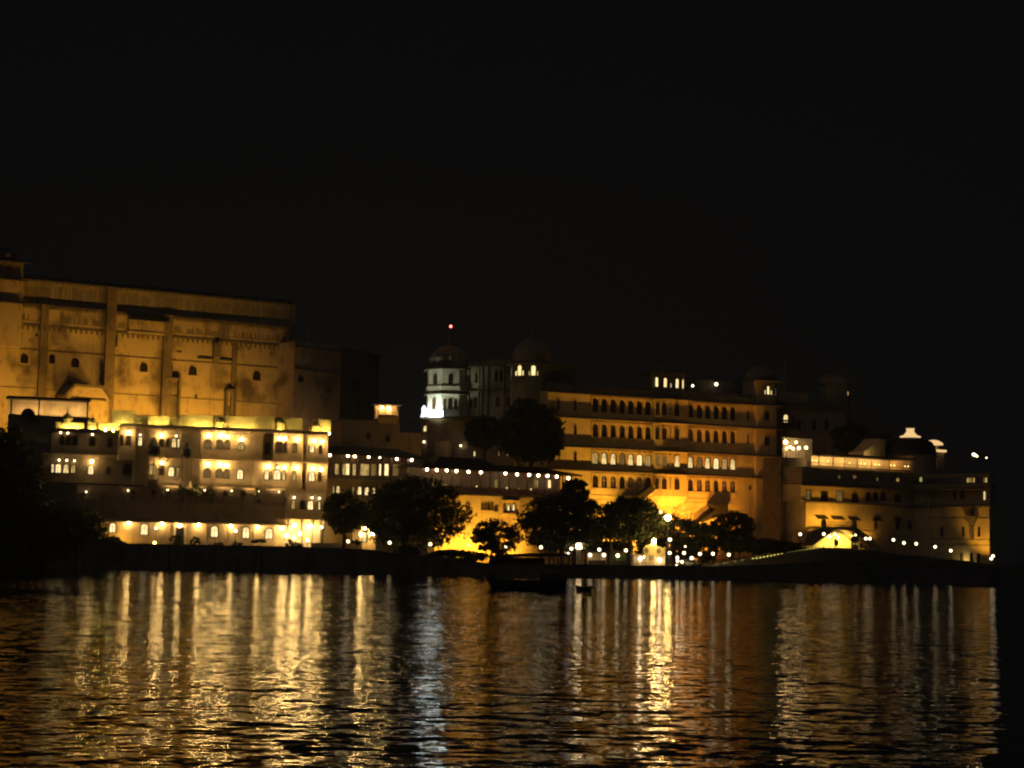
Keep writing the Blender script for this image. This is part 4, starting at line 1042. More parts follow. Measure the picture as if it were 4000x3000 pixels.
for ri, (zt, zbt, ya, yb, yc, yd, kinds) in enumerate(rows):
    z1 = F.z(2326, ya); z0 = F.z(2326, yb)
    zlow = zbt + .18 if zbt is not None else 3.0
    ops = []
    for x, kd in zip(LX + RX, kinds):
        u = UM(x, (ya + yb) / 2 + (x - 2326) * .05)
        ops.append(window(F, u, z0, .86, z1 - z0 + .1, 0, kd, True, 'yellow_wash' if kd in ('dark', 'dusk') else 'trim', True, None, 0, 'window', .07))
    if ri == 0: ops.append(window(F, UM(2182, 1580), z0 + .1, .45, 2.6, 0, 'dark', frame='yellow_wash'))
    if ri < 3: ops.append(window(F, UM(2247, ya + 30), z0 + .1, .45, 2.6, 0, 'dark', frame='yellow_wash'))
    if ri in (0, 1): ops.append(window(F, UM(2923, ya + 60), z0 + .1, .42, 2.6, 0, 'dark', frame='yellow_wash'))
    if ri == 2: ops.append(window(F, UM(2930, ya + 60), z0 + .9, .16, .7, 0, 'lit', False, 'yellow_wash'))
    if ri == 3: ops.append(window(F, UM(2930, ya + 45), z0 + .9, .22, .9, 0, 'dark', False, 'trim'))
    wall(F, "storey_wall", 'yellow_wash', aL, aR, zlow, zt, 0, 12, ops)
    # parapet under the arcade, slightly proud, with slim pilasters between the arches
    for xs3 in (LX, RX):
        mb = MB()
        us = [UM(x, (ya + yb) / 2 + (x - 2326) * .05) for x in xs3]
        mb.wbox(us[0] - 1.25, us[-1] + 1.25, .005, .2, z0 - .9, z0 - .12)
        for q in [us[0] - 1.0] + [(p + q2) / 2 for p, q2 in zip(us, us[1:])] + [us[-1] + 1.0]:
            mb.wbox(q - .12, q + .12, .006, .17, z0 - .11, z1 + .35)
        mb.wbox(us[0] - 1.2, us[-1] + 1.2, .004, .13, z1 + .33, z1 + .5)
        build(mb, "arcade_parapet", 'yellow_wash', F.root)
    eave(F, aL - .5, aR + .2, zt - .08, 0, 1.15, .4, .2)
    mb = MB().wbox(aL, aR, -.6, .3, zt + .125, zt + .9 if ri else zt + 1.5)
    build(mb, "eave_upstand", 'eave' if ri == 0 else 'yellow_wash', F.root)
    # canted bay in the middle
    b0, b1 = UM(2548, 1800), UM(2688, 1800)
    foot = [(b0, .1), (b0 + 1.6, -2.0), (b1 - 1.6, -2.0), (b1, .1)]
    zlo = zlow + .6 if ri < 3 else F.z(2620, 1938, 2)
    build(MB().vprism(foot, zlo, zt - .12), "bay", 'yellow_wash', F.root)
    ext = lambda k2: [(b0 - k2, .1), (b0 + 1.6 - k2 * .6, -2.0 - k2), (b1 - 1.6 + k2 * .6, -2.0 - k2), (b1 + k2, .1)]
    build(MB().frustum(ext(1.1), zt - .5, ext(.1), zt - .02), "bay_eave", 'eave', F.root)
    mid = kinds[0] not in ('dark', 'dusk')
    for x, hw2, kd in ((2594, .78, 'dim'), (2618.5, .2, 'dim'), (2643.5, .78, 'curtained')):
        window(F, UM(x, (ya + yb) / 2 + 14, 2), z0, hw2, z1 - z0, 2.0, kd if mid else 'dark', True, 'yellow_wash', False)
    for s, x in ((-1, 2560), (1, 2671)):
        ang = math.atan2(2.1, 1.6)
        cxp = b0 + .8 if s < 0 else b1 - .8
        fr = place("window", ring_mesh(.55, round(z1 - z0, 2), True, 'yellow_wash', .16, -.02, False, .09), F.root, (cxp, -.95, z0), -ang if s < 0 else ang)
        place('pane', pane_mesh(.55, round(z1 - z0, 2), True, 'dim' if mid else 'dark'), fr, (0, -.04, 0))
# bay corbel, string courses at the base
bz = F.z(2620, 1938, 2)
build(MB().frustum([(b0 + 1.2, .1), (b0 + 2, -.3), (b1 - 2, -.3), (b1 - 1.2, .1)], bz - 2.2, foot, bz - .003), "bay_corbel", 'yellow_wash', F.root)
for y in (1942, 1958, 2056): build(MB().wbox(aL, aR, .01, .13, F.z(2500, y) - .1, F.z(2500, y) + .08), "string_course", 'yellow_wash', F.root)
# stairway slabs hugging the wall, their unlit shade put into a near black colour
for name2, pts in (("stair_shade_slab", [(2418, 1972), (2438, 1938), (2494, 1936), (2538, 1901), (2566, 1906), (2516, 1950), (2470, 1972)]), ("stair_shade_slab", [(2776, 1968), (2843, 1969), (2843, 2000), (2746, 2040), (2728, 2040), (2795, 1990)])):
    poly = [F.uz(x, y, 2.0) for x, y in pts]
    build(MB().prism(poly[::-1], -2.2, -.02), name2, 'roof_shade_black', F.root)
# corner tower
tw0, tw1 = UM(2945), UM(3022, 1800)
foot = [(tw0, 1), (tw0, -.9), (tw1, -.9), (tw1 + 2.6, 2.2), (tw1 + 2.6, 9), (tw0, 9)]
def fx(k2): return [(tw0 - k2 * .2, 1), (tw0 - k2 * .2, -.9 - k2), (tw1 + k2 * .5, -.9 - k2), (tw1 + 2.6 + k2, 2.2 - k2 * .4), (tw1 + 2.6 + k2, 9), (tw0, 9)]
zT = F.z(2990, 1484, .9)
z4 = [zE0, zE1, zE2, zE3]
build(MB().frustum(fx(.5), 3, fx(0), zE3 - .01), "tower_base", 'yellow_wash', F.root)
for za, zb2 in ((zE3 + .15, zE2), (zE2 + .15, zE1), (zE1 + .15, zE0)): build(MB().vprism(fx(0), za, zb2), "tower_storey", 'yellow_wash', F.root)
build(MB().vprism(fx(-.4), zE0 + .15, zT), "tower_storey", 'cream_dark', F.root)
for z in z4: build(MB().frustum(fx(1.7), z - .5, fx(.02), z + .15), "tower_eave", 'eave', F.root)
build(MB().frustum(fx(1.2), zT - .35, fx(-.4), zT + .3), "tower_eave", 'eave', F.root)
uc, wc = (tw0 + tw1 + 2) / 2, -3.5
mb = MB().lathe(uc, -wc, [(r, zT + .3 + z) for r, z in dome_prof(3.4, F.z(3000, 1424) - zT, 1.08)], 48, .03, 16); finial(mb, uc, -wc, F.z(3000, 1424), 1.6)
build(mb, "tower_dome", 'palace_band', F.root)
for y0, y1, kd in ((1605, 1642, 'dark'), (1702, 1742, 'dark'), (1809, 1844, 'curtained'), (1894, 1931, 'dim')):
    pxwin(F, 2995, 22, y0, y1, .9, kind=kd, frame='yellow_wash', hole=False)
zq = F.z(3000, 1541, .5)
for off, hw2, h2, x in ((0, .38, 2.1, 3000), (0, .2, 1.1, 2988), (0, .2, 1.1, 3012), (0, .34, 2.0, 3040), (0, .16, 1.0, 3030), (0, .16, 1.0, 3050)):
    if x < 3020: window(F, UM(x, 1520, .5), zq, hw2, h2, .5, 'lit', True, 'cream_dark', False, border=.05)
    else:
        t = (x - 3024) / 30.0; fa = math.atan2(2.82, 2.4)
        fr = place("window", ring_mesh(hw2, h2, True, 'cream_dark', .16, -.02, False, .05), F.root, (tw1 - .2 + 2.4 * t, -.5 + 2.82 * t, zq), fa)
        place('pane', pane_mesh(hw2, h2, True, 'lit'), fr, (0, -.04, 0))
# roof pavilion with four lit windows, lanterns
p0, p1 = UM(2548, 1480, -4), UM(2688, 1480, -4)
zr0, zr1 = zE0 + .1, F.z(2610, 1454, -4)
foot = [(p0, 4.6), (p0 + 1.2, 4), (p1 - 1.6, 4), (p1, 5.6), (p1, 9), (p0, 9)]
build(MB().vprism(foot, zr0, zr1), "roof_pavilion", 'cream_dark', F.root)
build(MB().frustum([(p0 - 1, 3.8), (p0 + .8, 2.8), (p1 - 1.2, 2.8), (p1 + 1, 5), (p1 + .5, 9.5), (p0 - 1, 9.5)], zr1 - .3, foot, zr1 + .2), "pavilion_eave", 'eave', F.root)
mb = MB().lathe((p0 + p1) / 2, 6.5, [(r, zr1 + .2 + z) for r, z in dome_prof(2.6, 1.8)], 24, .03, 12); build(mb, "pavilion_dome", 'palace_band', F.root)
zq = F.z(2600, 1513, -4)
for x, hw2, h2 in ((2565, .42, 2.3), (2598, .46, 2.3), (2620, .16, 1.1), (2644, .46, 2.3), (2667, .26, 2.2)):
    window(F, UM(x, 1490, -4), zq, hw2, h2, -4 + .0, 'lit', True, 'cream_dark', False, border=.06)
for x, y, r in ((2706, 1507, .3), (2798, 1501, .42)):
    u, z = F.uz(x, y, -3)
    o = build(MB().tube((u, 3, zr0), (u, 3, z - .2), .09, .06).box(u - .3, u + .3, 2.7, 3.3, z - r - .12, z - r - .02).frustum([(u - .4, 2.6), (u + .4, 2.6), (u + .4, 3.4), (u - .4, 3.4)], z + r + .05, [(u - .05, 2.95), (u + .05, 2.95), (u + .05, 3.05), (u - .05, 3.05)], z + r + .5), "roof_lantern", 'metal', F.root)
    place("bulb", cached(('rl', r), lambda: MB().ball((0, 0, 0), r).mesh("bulb", MAT['lantern'])), o, (u, 3, z))
wall(F, "roof_room", 'cornice', UM(2730, 1500, -5), UM(2940, 1500, -5), zE0 + .1, F.z(2850, 1492, -5), -5, 4, [])
# railings of the roof edge
mb = MB()
for i in range(60):
    u = aL + i * (aR - aL) / 60; mb.wbox(u, u + .5, -.5, -.2, zE0 + 1.503, zE0 + 2.1)
build(mb, "battlement", 'eave', F.root)

# floodlights for the golden facade, the yellow house and the great palace
OR = (1.0, 0.37, 0.028); YL = (1.0, 0.48, 0.045)
for x, pw, c in ((2230, 9100, YL), (2350, 14000, YL), (2470, 16099, YL), (2590, 18200, YL), (2710, 27000, OR), (2820, 34000, OR), (2930, 38000, OR)):
    u = UM(x, 1990, 12)
    spot("facade_floodlight", F.loc(u, 10.5, 4.2), F.loc(u - (1.5 if x > 2900 else 0), 0, 14), pw, c, 110, .7, .4)
for x, pw in ((1760, 5700), (1850, 6600), (1950, 6600), (2060, 5700)):
    u = YH.u(x, 2060, 5.5); spot("wall_floodlight", YH.loc(u, 5.5, 3.2), YH.loc(u, 0, 9), pw, YL, 140, .8, .3)
for x, pw in ((-20, 6600), (110, 5200), (240, 5200), (380, 5600), (520, 8200), (660, 9600), (800, 10400), (930, 10400), (1060, 8600)):
    u = GP.u(x, 1550, 24); spot("palace_floodlight", GP.loc(u, 16.5, 29.5), GP.loc(u - 5, 0, 43), pw * 1.05, (1.0, .495, .05), 120, .8, .5)
u = GP.u(1180, 1550, 16); spot("palace_floodlight", GP.loc(u, 13, 30), GP.loc(u + 6, -3, 46), 1500, (1.0, .58, .2), 120, .8, .5)

# ------------------------------------------------------------------ RIGHT: dark back house, lit rooftop terrace
F = Fac("back_house", 3064, 452, 3420, 462, 1650, "dim grey tower house rising behind the lit rooftop terrace", "house")
a0, a1 = F.u(3050, 1650), F.u(3300, 1650)
ops = [pxwin(F, 3070, 20, 1617, 1650, kind='lit')] + [pxwin(F, x, 14, 1640, 1680, kind='dark') for x in (3120, 3180, 3228)]
wall(F, "wall", 'palace_band', a0, a1, 8, F.z(3150, 1580), 0, 8, ops)
eave(F, a0, a1, F.z(3150, 1582), 0, 1.2, .4, .3)
wall(F, "upper_wall", 'palace_band', a0, F.u(3165, 1560), F.z(3150, 1580) + .31, F.z(3120, 1532), -1, 6)
build(MB().frustum([(F.u(3062, 1640), 0), (F.u(3120, 1640), 0), (F.u(3120, 1640), -1), (F.u(3062, 1640), -1)], F.z(3090, 1648), [(F.u(3062, 1640) - .1, 0), (F.u(3120, 1640) + .1, 0), (F.u(3120, 1640), -.1), (F.u(3062, 1640), -.1)], F.z(3090, 1640)), "window_hood", 'eave', F.root)
ut2 = F.u(3310, 1520); rt2 = (F.u(3362, 1520) - F.u(3258, 1520)) / 2
build(MB().vprism(octa(ut2, -6, rt2), 8, F.z(3310, 1506, -6)), "round_tower", 'palace_band', F.root)
mb = MB().lathe(ut2, 6, [(r, F.z(3310, 1506, -6) + z) for r, z in dome_prof(rt2 * 1.05, 3.2)], 24, .03, 12); finial(mb, ut2, 6, F.z(3310, 1506, -6) + 3.1, 1.5)
build(mb, "tower_dome", 'palace_band', F.root)
pxwin(F, 3309, 12, 1526, 1545, 0 + rt2 - 6.4, kind='mid', hole=False)
up = F.u(3080, 1420)
mb = MB().lathe(up, 2, [(.6, F.z(3080, 1532)), (.5, F.z(3080, 1500)), (.9, F.z(3080, 1496)), (.35, F.z(3080, 1470)), (.12, F.z(3080, 1450)), (.3, F.z(3080, 1430)), (.04, F.z(3080, 1395))], 8)
build(mb, "pinnacle", 'cream_dark', F.root)

F = Fac("fort_building", 3098, 399, 3560, 419, 1950, "long fort like building with awnings, rooftop restaurant and arched windows at right", "fort")
FB = F
UF = lambda px, py=1950, w=0: F.u(px, py, w)
zPT = F.z(3300, 1832); zFE = (F.z(3150, 1888) + F.z(3533, 1912)) / 2; zFS = (F.z(3150, 1960) + F.z(3520, 1972)) / 2
a0, a1 = UF(3128), UF(3562)
ops = [pxwin(F, x, wd, y - 8, y + 8, .3, kind=kd, arched=False) for x, y, wd, kd in ((3279, 1862, 14, 'dim'), (3339, 1862, 18, 'dim'), (3428, 1872, 14, 'dim'), (3508, 1874, 16, 'mid'))]
wall(F, "parapet_wall", 'cream_dark', a0, a1, zFE + .15, zPT, .3, 10, ops)
ops = [pxwin(F, 3158, 20, 1914, 1952, kind='dim', arched=False), pxwin(F, 3220, 26, 1918, 1956, kind='dark', arched=False), pxwin(F, 3280, 28, 1918, 1958, kind='dim', arched=False), pxwin(F, 3339, 24, 1924, 1962, kind='dark')]
ops += [pxwin(F, x, 21, 1922, 1956, kind='dark') for x in (3393, 3420, 3449)] + [pxwin(F, 3506, 22, 1932, 1962, kind='dark', arched=False)]
wall(F, "upper_wall", 'yellow_wash', a0, a1, zFS, zFE, 0, 10, ops)
ops = [pxwin(F, x, 11, 2036, 2066, .4, kind='dark', arched=False) for x in (3421, 3506, 3592 - 40)]
wall(F, "lower_wall", 'yellow_wash', UF(3148, 1950, .4), a1, 1, zFS - .004, .4, 10, ops)
eave(F, a0 - .5, a1, zFE - .02, .3, 1.5, .45, .2, ends=False); build(MB().wbox(a0 + .5, a1, .41, .75, zFS - .25, zFS + .05), "string_course", 'eave', F.root)
# recessed dark link to the golden palace
wall(F, "link_wall", 'cornice', UF(3050, 1950, -6), UF(3150, 1950, -6), 1, F.z(3100, 1788, -6), -6, 6, [])
eave(F, UF(3050, 1950, -6), UF(3150, 1950, -6), F.z(3100, 1872, -6), -6, 1.4, .4, .2, ends=False)
for x0, x1, y0, y1, sh in ((3193, 3232, 2010, 2026, 4), (3253, 3298, 2013, 2029, 0), (3320, 3357, 2016, 2031, -4)):
    uA, zA1 = F.uz(x0, y0, 1.2); uB, zB1 = F.uz(x1, y1, 1.2)
    mb = MB().add([(uA, -.42, zA1), (uB, -.42, zA1), (uB + .1, -1.5, zB1), (uA - .1, -1.5, zB1), (uA, -.42, zA1 - .15), (uB, -.42, zA1 - .15), (uB + .1, -1.5, zB1 - .15), (uA - .1, -1.5, zB1 - .15)], [(0, 1, 2, 3), (7, 6, 5, 4), (3, 2, 6, 7), (0, 3, 7, 4), (1, 5, 6, 2), (0, 4, 5, 1)])
    build(mb, "awning", 'slate', F.root)
for x in (3424, 3506):
    u, z = F.uz(x, 2034, .6); build(MB().frustum([(u - 1.1, -.4), (u + 1.1, -.4), (u + 1.1, -1.4), (u - 1.1, -1.4)], z, [(u - .6, -.4), (u + .6, -.4), (u + .6, -.6), (u - .6, -.6)], z + .85), "window_hood", 'slate', F.root)
# twin stair with a bright niche under the landing
def P2(x, y, w): return F.uz(x, y, w)
w = 5.0
pl = [P2(x, y, w) for x, y in ((3215, 2056), (3262, 2068), (3174, 2134), (3140, 2120), (3152, 2086))]
build(MB().prism(pl, -w, -.45), "stair_flight", 'cream_dark', F.root)
pl = [P2(x, y, w) for x, y in ((3342, 2058), (3410, 2104), (3440, 2140), (3404, 2140), (3384, 2122), (3326, 2068))]
build(MB().prism(pl, -w, -.45), "stair_flight", 'cream_dark', F.root)
uA, uB = P2(3214, 2060, w)[0], P2(3343, 2060, w)[0]; zl0, zl1 = P2(3280, 2069, w)[1], P2(3280, 2059, w)[1]
build(MB().wbox(uA, uB, .45, w + .1, zl0, zl1), "landing", 'cream_dark', F.root)
mb = MB().wbox(uA, uB, w - .15, w + .12, P2(3280, 2042, w)[1], P2(3280, 2038, w)[1])
for i in range(19):
    u = uA + .3 + i * (uB - uA - .6) / 18; mb.lathe(u, -w, [(.09, zl1), (.13, zl1 + .3), (.06, P2(3280, 2044, w)[1])], 6)
build(mb, "balustrade", 'cream_dark', F.root)
for x in (3218, 3338):
    u = P2(x, 2050, w)[0]; build(MB().wbox(u - .4, u + .4, w - .5, w + .3, zl1, P2(3280, 2034, w)[1]).wbox(u - .25, u + .25, w - .35, w + .15, P2(3280, 2034, w)[1] + .003, P2(3280, 2030, w)[1]), "post", 'cream_dark', F.root)
build(MB().wbox(P2(3150, 2100, 1)[0], P2(3420, 2100, 1)[0], .42, .9, 2, zl0 - .01), "niche_wall", 'yellow_wash', F.root)
u, z = P2(3280, 2081, 1.0)
build(MB().wbox(u - 2.4, u + 2.4, .91, 1.4, z - .25, z + .2), "lintel", 'eave', F.root)
for x, y, pw in ((3322, 2124, 1200), (3250, 2122, 950), (3285, 2118, 950)):
    u, z = P2(x, y, 3.2); spot("niche_lamp", F.loc(u, 3.4, z), F.loc(u, .9, z + .6), pw, (1, .68, .13), 165, .3, .25)
for x, y, w2, pw in ((3232, 2048, 4.5, 1100), (3280, 2048, 4.5, 1100), (3328, 2048, 4.5, 1100), (3172, 2066, 4.0, 420), (3415, 2098, 4.0, 420)):
    u = F.u(x, y, w2); spot("fort_floodlight", F.loc(u, w2, F.z(x, y, w2)), F.loc(u, 0, F.z(x, y, w2) + w2 * .7), pw, YL, 150, .8, .3)
# second facade of the fort, right part
G = Fac("fort_wing", 3563, 419.5, 3868, 404, 2000, "right wing of the fort with narrow slit windows and lit right corner", "fort wing")
UG = lambda px, py=2050, w=0: G.u(px, py, w)
g0, g1 = UG(3563.5), UG(3868)
zGE = G.z(3800, 1908); zGS = G.z(3800, 1976); zGT = G.z(3800, 1842)
ops = [pxwin(G, 3845, 13, 1916, 1953, kind='lit'), pxwin(G, 3760, 18, 1914, 1950, kind='dark'), pxwin(G, 3730, 14, 1914, 1950, kind='dark')]
wall(G, "upper_wall", 'palace_band', g0, g1, zGS, zGE, 0, 2.2, ops)
ops = [pxwin(G, x, 8, 2058, 2095, .3, kind='dark') for x in (3680, 3763, 3824)] + [pxwin(G, x, 11, 2160, 2200, .3, kind='dark', name='doorway') for x in (3757, 3795, 3823)]
wall(G, "lower_wall", 'yellow_wash', g0, g1, 1, zGS - .004, .3, 2.2, ops)
eave(G, g0, g1, zGS + .05, .3, 1.2, .3, .2); eave(G, g0, g1, zGE, 0, 1.6, .4, .25)
mb = MB().wbox(g0, g1, -3, -.2, zGE + .26, G.z(3800, 1890))
for i in range(22):
    u = g0 + 3 + i * (g1 - g0 - 3.4) / 22; mb.wbox(u, u + .14, -.9, -.7, G.z(3800, 1890), G.z(3800, 1866))
mb.wbox(g0 + 3, g1, -1.3, -.3, G.z(3800, 1866) + .002, G.z(3800, 1850))
build(mb, "roof_gallery", 'cream_dark', G.root)
for x, wd in ((3782, 20), (3800, 12), (3848, 14)):
    u, z = G.uz(x, 1884, -1.6); build(MB().wbox(u - wd * .025, u + wd * .025, -1.9, -1.6, z, z + 1.1), "lit_opening", 'mid', G.root)
for y in (2024, 2108, 2130): build(MB().wbox(UG(3630), g1, .302, .42, G.z(3800, y) - .09, G.z(3800, y) + .09), "string_course", 'eave', G.root)
# carved bracket and pipe
u, z = G.uz(3793, 2035, .8)
build(MB().frustum([(u - .35, -.3), (u + .35, -.3), (u + .35, -.6), (u - .35, -.6)], z - 1.2, [(u - 1.7, -.3), (u + 1.7, -.3), (u + 1.7, -1.6), (u - 1.7, -1.6)], z + 1.1).wbox(u - .42, u + .42, .31, .9, G.z(3793, 2110), z - 1.2).wbox(u - .42, u + .42, .31, .8, z + 1.103, zGS - .3), "bracket", 'cornice', G.root)
spot("corner_floodlight", G.loc(UG(3846), 6.0, G.z(3850, 2190, 6)), G.loc(UG(3862), 0, 14), 3200, YL, 100, .8, .3)
spot("wall_wash", G.loc(UG(3775), 1.4, G.z(3775, 2190, 1)), G.loc(UG(3775), 0, G.z(3775, 2180, 1)), 120, (1, .7, .25), 160, .3, .2)

# rooftop restaurant
F = FB
zD = F.z(3360, 1824, -1); zD1 = F.z(3360, 1786, -1)
a0, a1 = UF(3172, 1800, -1), UF(3562, 1800, -1)
T = empty("rooftop_restaurant", F.loc(0, 0, 0), "candle lit rooftop restaurant with a warm back wall on the fort", "restaurant", None, F.ang)
build(MB().wbox(UF(3170, 1800, -6), UF(3560, 1800, -6), -6.5, -6, zD - .6, zD1), "back_wall", 'cream', T)
build(MB().wbox(UF(3258, 1800, -1), a1, -6.6, .3, zD1 + .003, zD1 + .35), "roof", 'slate', T)
build(MB().wbox(a0, a1, -1.2, -1.0, zD - .55, zD - .15), "parapet", 'cream_dark', T)
for x in (3200, 3255, 3300, 3350, 3405, 3474, 3558):
    u = UF(x, 1800, -1.2); build(MB().lathe(u, 1.2, [(.16, zD - .5), (.11, zD), (.11, zD1 - .3), (.2, zD1)], 8), "column", 'wood' if x == 3474 else 'cream', T)
for x, pw, c in ((3195, 460, (1, .62, .2)), (3250, 600, (1, .62, .2)), (3320, 600, (1, .6, .18)), (3390, 600, (1, .62, .2)), (3440, 640, (1, .62, .2)), (3525, 520, (1, .5, .12))):
    u, z = F.uz(x, 1800, -3.5); spot("terrace_glow", F.loc(u, -3.5, z), F.loc(u, -6, z), pw, c, 165, .3, .2)
CL = [3174, 3188, 3234, 3255, 3298, 3319, 3363, 3377, 3420, 3434, 3480, 3493, 3535, 3548]
for i, x in enumerate(CL):
    y = 1800 + (x - 3174) * .062
    u, z = F.uz(x, y, -1.6)
    zt = zD + .12
    table_lamp(F.loc(u, -1.6, z - .28 if i not in (3, 4) else z - .1), "small candle lamp along the rooftop restaurant parapet, %s from the left" % ORD[i], "candle lamps of the rooftop restaurant", .12)
# dining shelf carrying those lamps
pts = []
for x in (3165, 3562):
    y = 1800 + (x - 3174) * .062; u, z = F.uz(x, y, -1.6); pts.append((u, z - .30))
build(MB().prism([(pts[0][0], pts[0][1] - .08), (pts[1][0], pts[1][1] - .08), (pts[1][0], pts[1][1]), (pts[0][0], pts[0][1])], 1.3, 1.9), "counter", 'wood', T)
# white terrace with globe lamps, right of the golden palace
S = empty("white_terrace", F.loc(0, 0, 0), "small white walled roof terrace crowded with lamps beside the golden palace", "terrace", None, F.ang)
a0, a1 = UF(3062, 1750, -18), UF(3172, 1750, -18)
z0, z1 = F.z(3110, 1782, -14), F.z(3110, 1706, -14)
build(MB().wbox(a0, a1, -18.5, -18, z0 - 3, z1), "back_wall", 'white', S)
build(MB().wbox(a0, a1, -18, -13.5, z0 - 3, z0 - .9), "floor_slab", 'cream', S)
for i, (x, y, r) in enumerate(((3069, 1727, .42), (3072, 1752, .24), (3087, 1746, .22), (3098, 1752, .24), (3110, 1728, .2), (3121, 1750, .3), (3149, 1749, .28))):
    u, z = F.uz(x, y, -14.5)
    o = build(MB().tube((u, 14.5, z0 - .9), (u, 14.5, z - r * .9), .05, .04), "lamp_post", 'metal', S)
    place("bulb", cached(('rb', r), lambda: MB().ball((0, 0, 0), r).mesh("bulb", MAT['warm_globe'])), o, (u, 14.5, z))
# big dark dome with lit cap, lit canopy
e0 = F.uz(3556, 1790, -9); rd = (F.u(3628, 1790, -9) - F.u(3484, 1790, -9)) / 2
D = empty("dome_pavilion", F.loc(e0[0], -9, F.z(3556, 1835, -9)), "broad dark dome crowned by a flared lit cap on the fort roof", "dome", None, F.ang)
zb2 = F.z(3556, 1835, -9)
hz = lambda y: F.z(3556, y, -9) - zb2
build(MB().lathe(0, 0, [(rd * .98, -3), (rd * .98, hz(1790)), (rd * 1.04, hz(1786)), (rd * 1.0, hz(1780))], 28), "drum", 'cream_dark', D)
dp = [(rd, hz(1780)), (rd * 1.0, hz(1765)), (rd * .95, hz(1745)), (rd * .82, hz(1726)), (rd * .55, hz(1714)), (rd * .38, hz(1711))]
build(MB().lathe(0, 0, dp, 28), "dome_shell", 'slate', D)
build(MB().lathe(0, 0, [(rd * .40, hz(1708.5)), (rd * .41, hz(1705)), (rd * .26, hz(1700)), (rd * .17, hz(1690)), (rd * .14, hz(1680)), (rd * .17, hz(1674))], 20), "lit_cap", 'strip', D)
build(MB().lathe(0, 0, [(rd * .17, hz(1673.9)), (rd * .2, hz(1671)), (rd * .05, hz(1664)), (.02, hz(1650))], 12), "finial", 'cornice', D)
e1 = F.uz(3646, 1760, -12)
K = empty("roof_canopy", F.loc(e1[0], -12, F.z(3646, 1800, -12)), "small lit shell canopy over a bright shelf right of the dark dome", "canopy", None, F.ang)
hk = lambda y: F.z(3646, y, -12) - F.z(3646, 1800, -12)
rk = (F.u(3674, 1740, -12) - F.u(3619, 1740, -12)) / 2
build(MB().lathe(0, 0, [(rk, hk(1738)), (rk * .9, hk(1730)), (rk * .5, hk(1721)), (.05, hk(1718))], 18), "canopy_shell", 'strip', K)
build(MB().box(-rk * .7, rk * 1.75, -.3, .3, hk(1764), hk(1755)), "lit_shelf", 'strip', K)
build(MB().box(-rk * .6, -rk * .4, -.2, .2, -2, hk(1738)).box(rk * .4, rk * .6, -.2, .2, -2, hk(1739)).box(-rk * .7, rk * 1.7, .35, .9, -2, hk(1765)), "support", 'cream_dark', K)
build(MB().ball((-rk * .5, -.5, hk(1762)), .3), "bulb", 'bulb_small', K)
# roof room with sloped lit wall left of the dome, far roof
N = empty("roof_room", F.loc(UF(3420, 1750, -10), -10, F.z(3420, 1790, -10)), "yellow lit gable room left of the dark dome on the fort roof", "roof room", None, F.ang)
hn = lambda y: F.z(3420, y, -10) - F.z(3420, 1790, -10)
un = lambda x: F.u(x, 1750, -10) - UF(3420, 1750, -10)
build(MB().prism([(un(3375), -1), (un(3458), -1), (un(3458), hn(1712)), (un(3432), hn(1712)), (un(3400), hn(1750)), (un(3375), hn(1766))], 0, 5), "wall", 'cream', N)
build(MB().prism([(un(3430), hn(1711)), (un(3475), hn(1711)), (un(3480), hn(1690)), (un(3455), hn(1690))], -.5, 6), "roof", 'slate', N)
spot("gable_lamp", F.loc(UF(3400, 1770, -8), -8, F.z(3400, 1776, -8)), F.loc(UF(3400, 1770, -8), -10, F.z(3400, 1766, -8)), 130, (1, .72, .2), 160, .3, .2)
for i, (x, y, r, lb) in enumerate(((3803, 1775, .34, "leaning white lamp on the roof gallery of the fort wing"), (3853, 1788, .16, "small white lamp at the right end of the fort wing roof"))):
    u, z = G.uz(x, y, -2)
    o = empty("roof_lamp", G.loc(u, -2, G.z(3800, 1852)), lb, "lamp", None, G.ang)
    hh = z - G.z(3800, 1852)
    build(MB().tube((0, 0, -.6), (0, 0, hh - r), .06, .05), "pole", 'metal', o)
    build(MB().ball((0, 0, hh), r), "bulb", 'globe', o)
    if i == 0: build(MB().prism([(.2, hh + .1), (1.0, hh - .4), (.95, hh - .55), (.1, hh - .25)], -.2, .2), "reflector", 'bulb_small', o)
u, z = F.uz(3598, 1873, 0)
build(MB().wbox(u - .25, u + .3, -.2, .0, z - .5, z + .5), "roof_sign_panel", 'green_glow', FB.root)
# pale mast
pb = at(3624, 2174, 385); pt = at(3628, 1944, 385)
M2 = empty("flag_mast", (pb.x, pb.y, pb.z - 1), "tall pale mast standing before the fort", "mast")
build(MB().tube((0, 0, 0), (pt.x - pb.x, 0, pt.z - pb.z + 1), .2, .13, 10), "pole", 'pale_metal', M2)
build(MB().lathe(0, 0, [(.5, -.5), (.5, 1.0), (.25, 1.3)], 10), "base", 'quay', M2)

# guard hut before the niche
pb = at(3339, 2140, 381)
hut = empty("guard_hut", (pb.x, pb.y, pb.z - .3), "little dark guard hut with pointed roof before the bright stair niche", "hut")
build(MB().box(-.62, .62, -.6, .6, 0, 1.9), "wall", 'door', hut)
build(MB().frustum([(-.95, -.95), (.95, -.95), (.95, .95), (-.95, .95)], 1.9, [(-.05, -.05), (.05, -.05), (.05, .05), (-.05, .05)], 3.0), "roof", 'slate', hut)
for x in (-.32, .32): build(MB().box(x - .12, x + .12, -.63, -.605, .95, 1.35), "window", 'mid', hut)

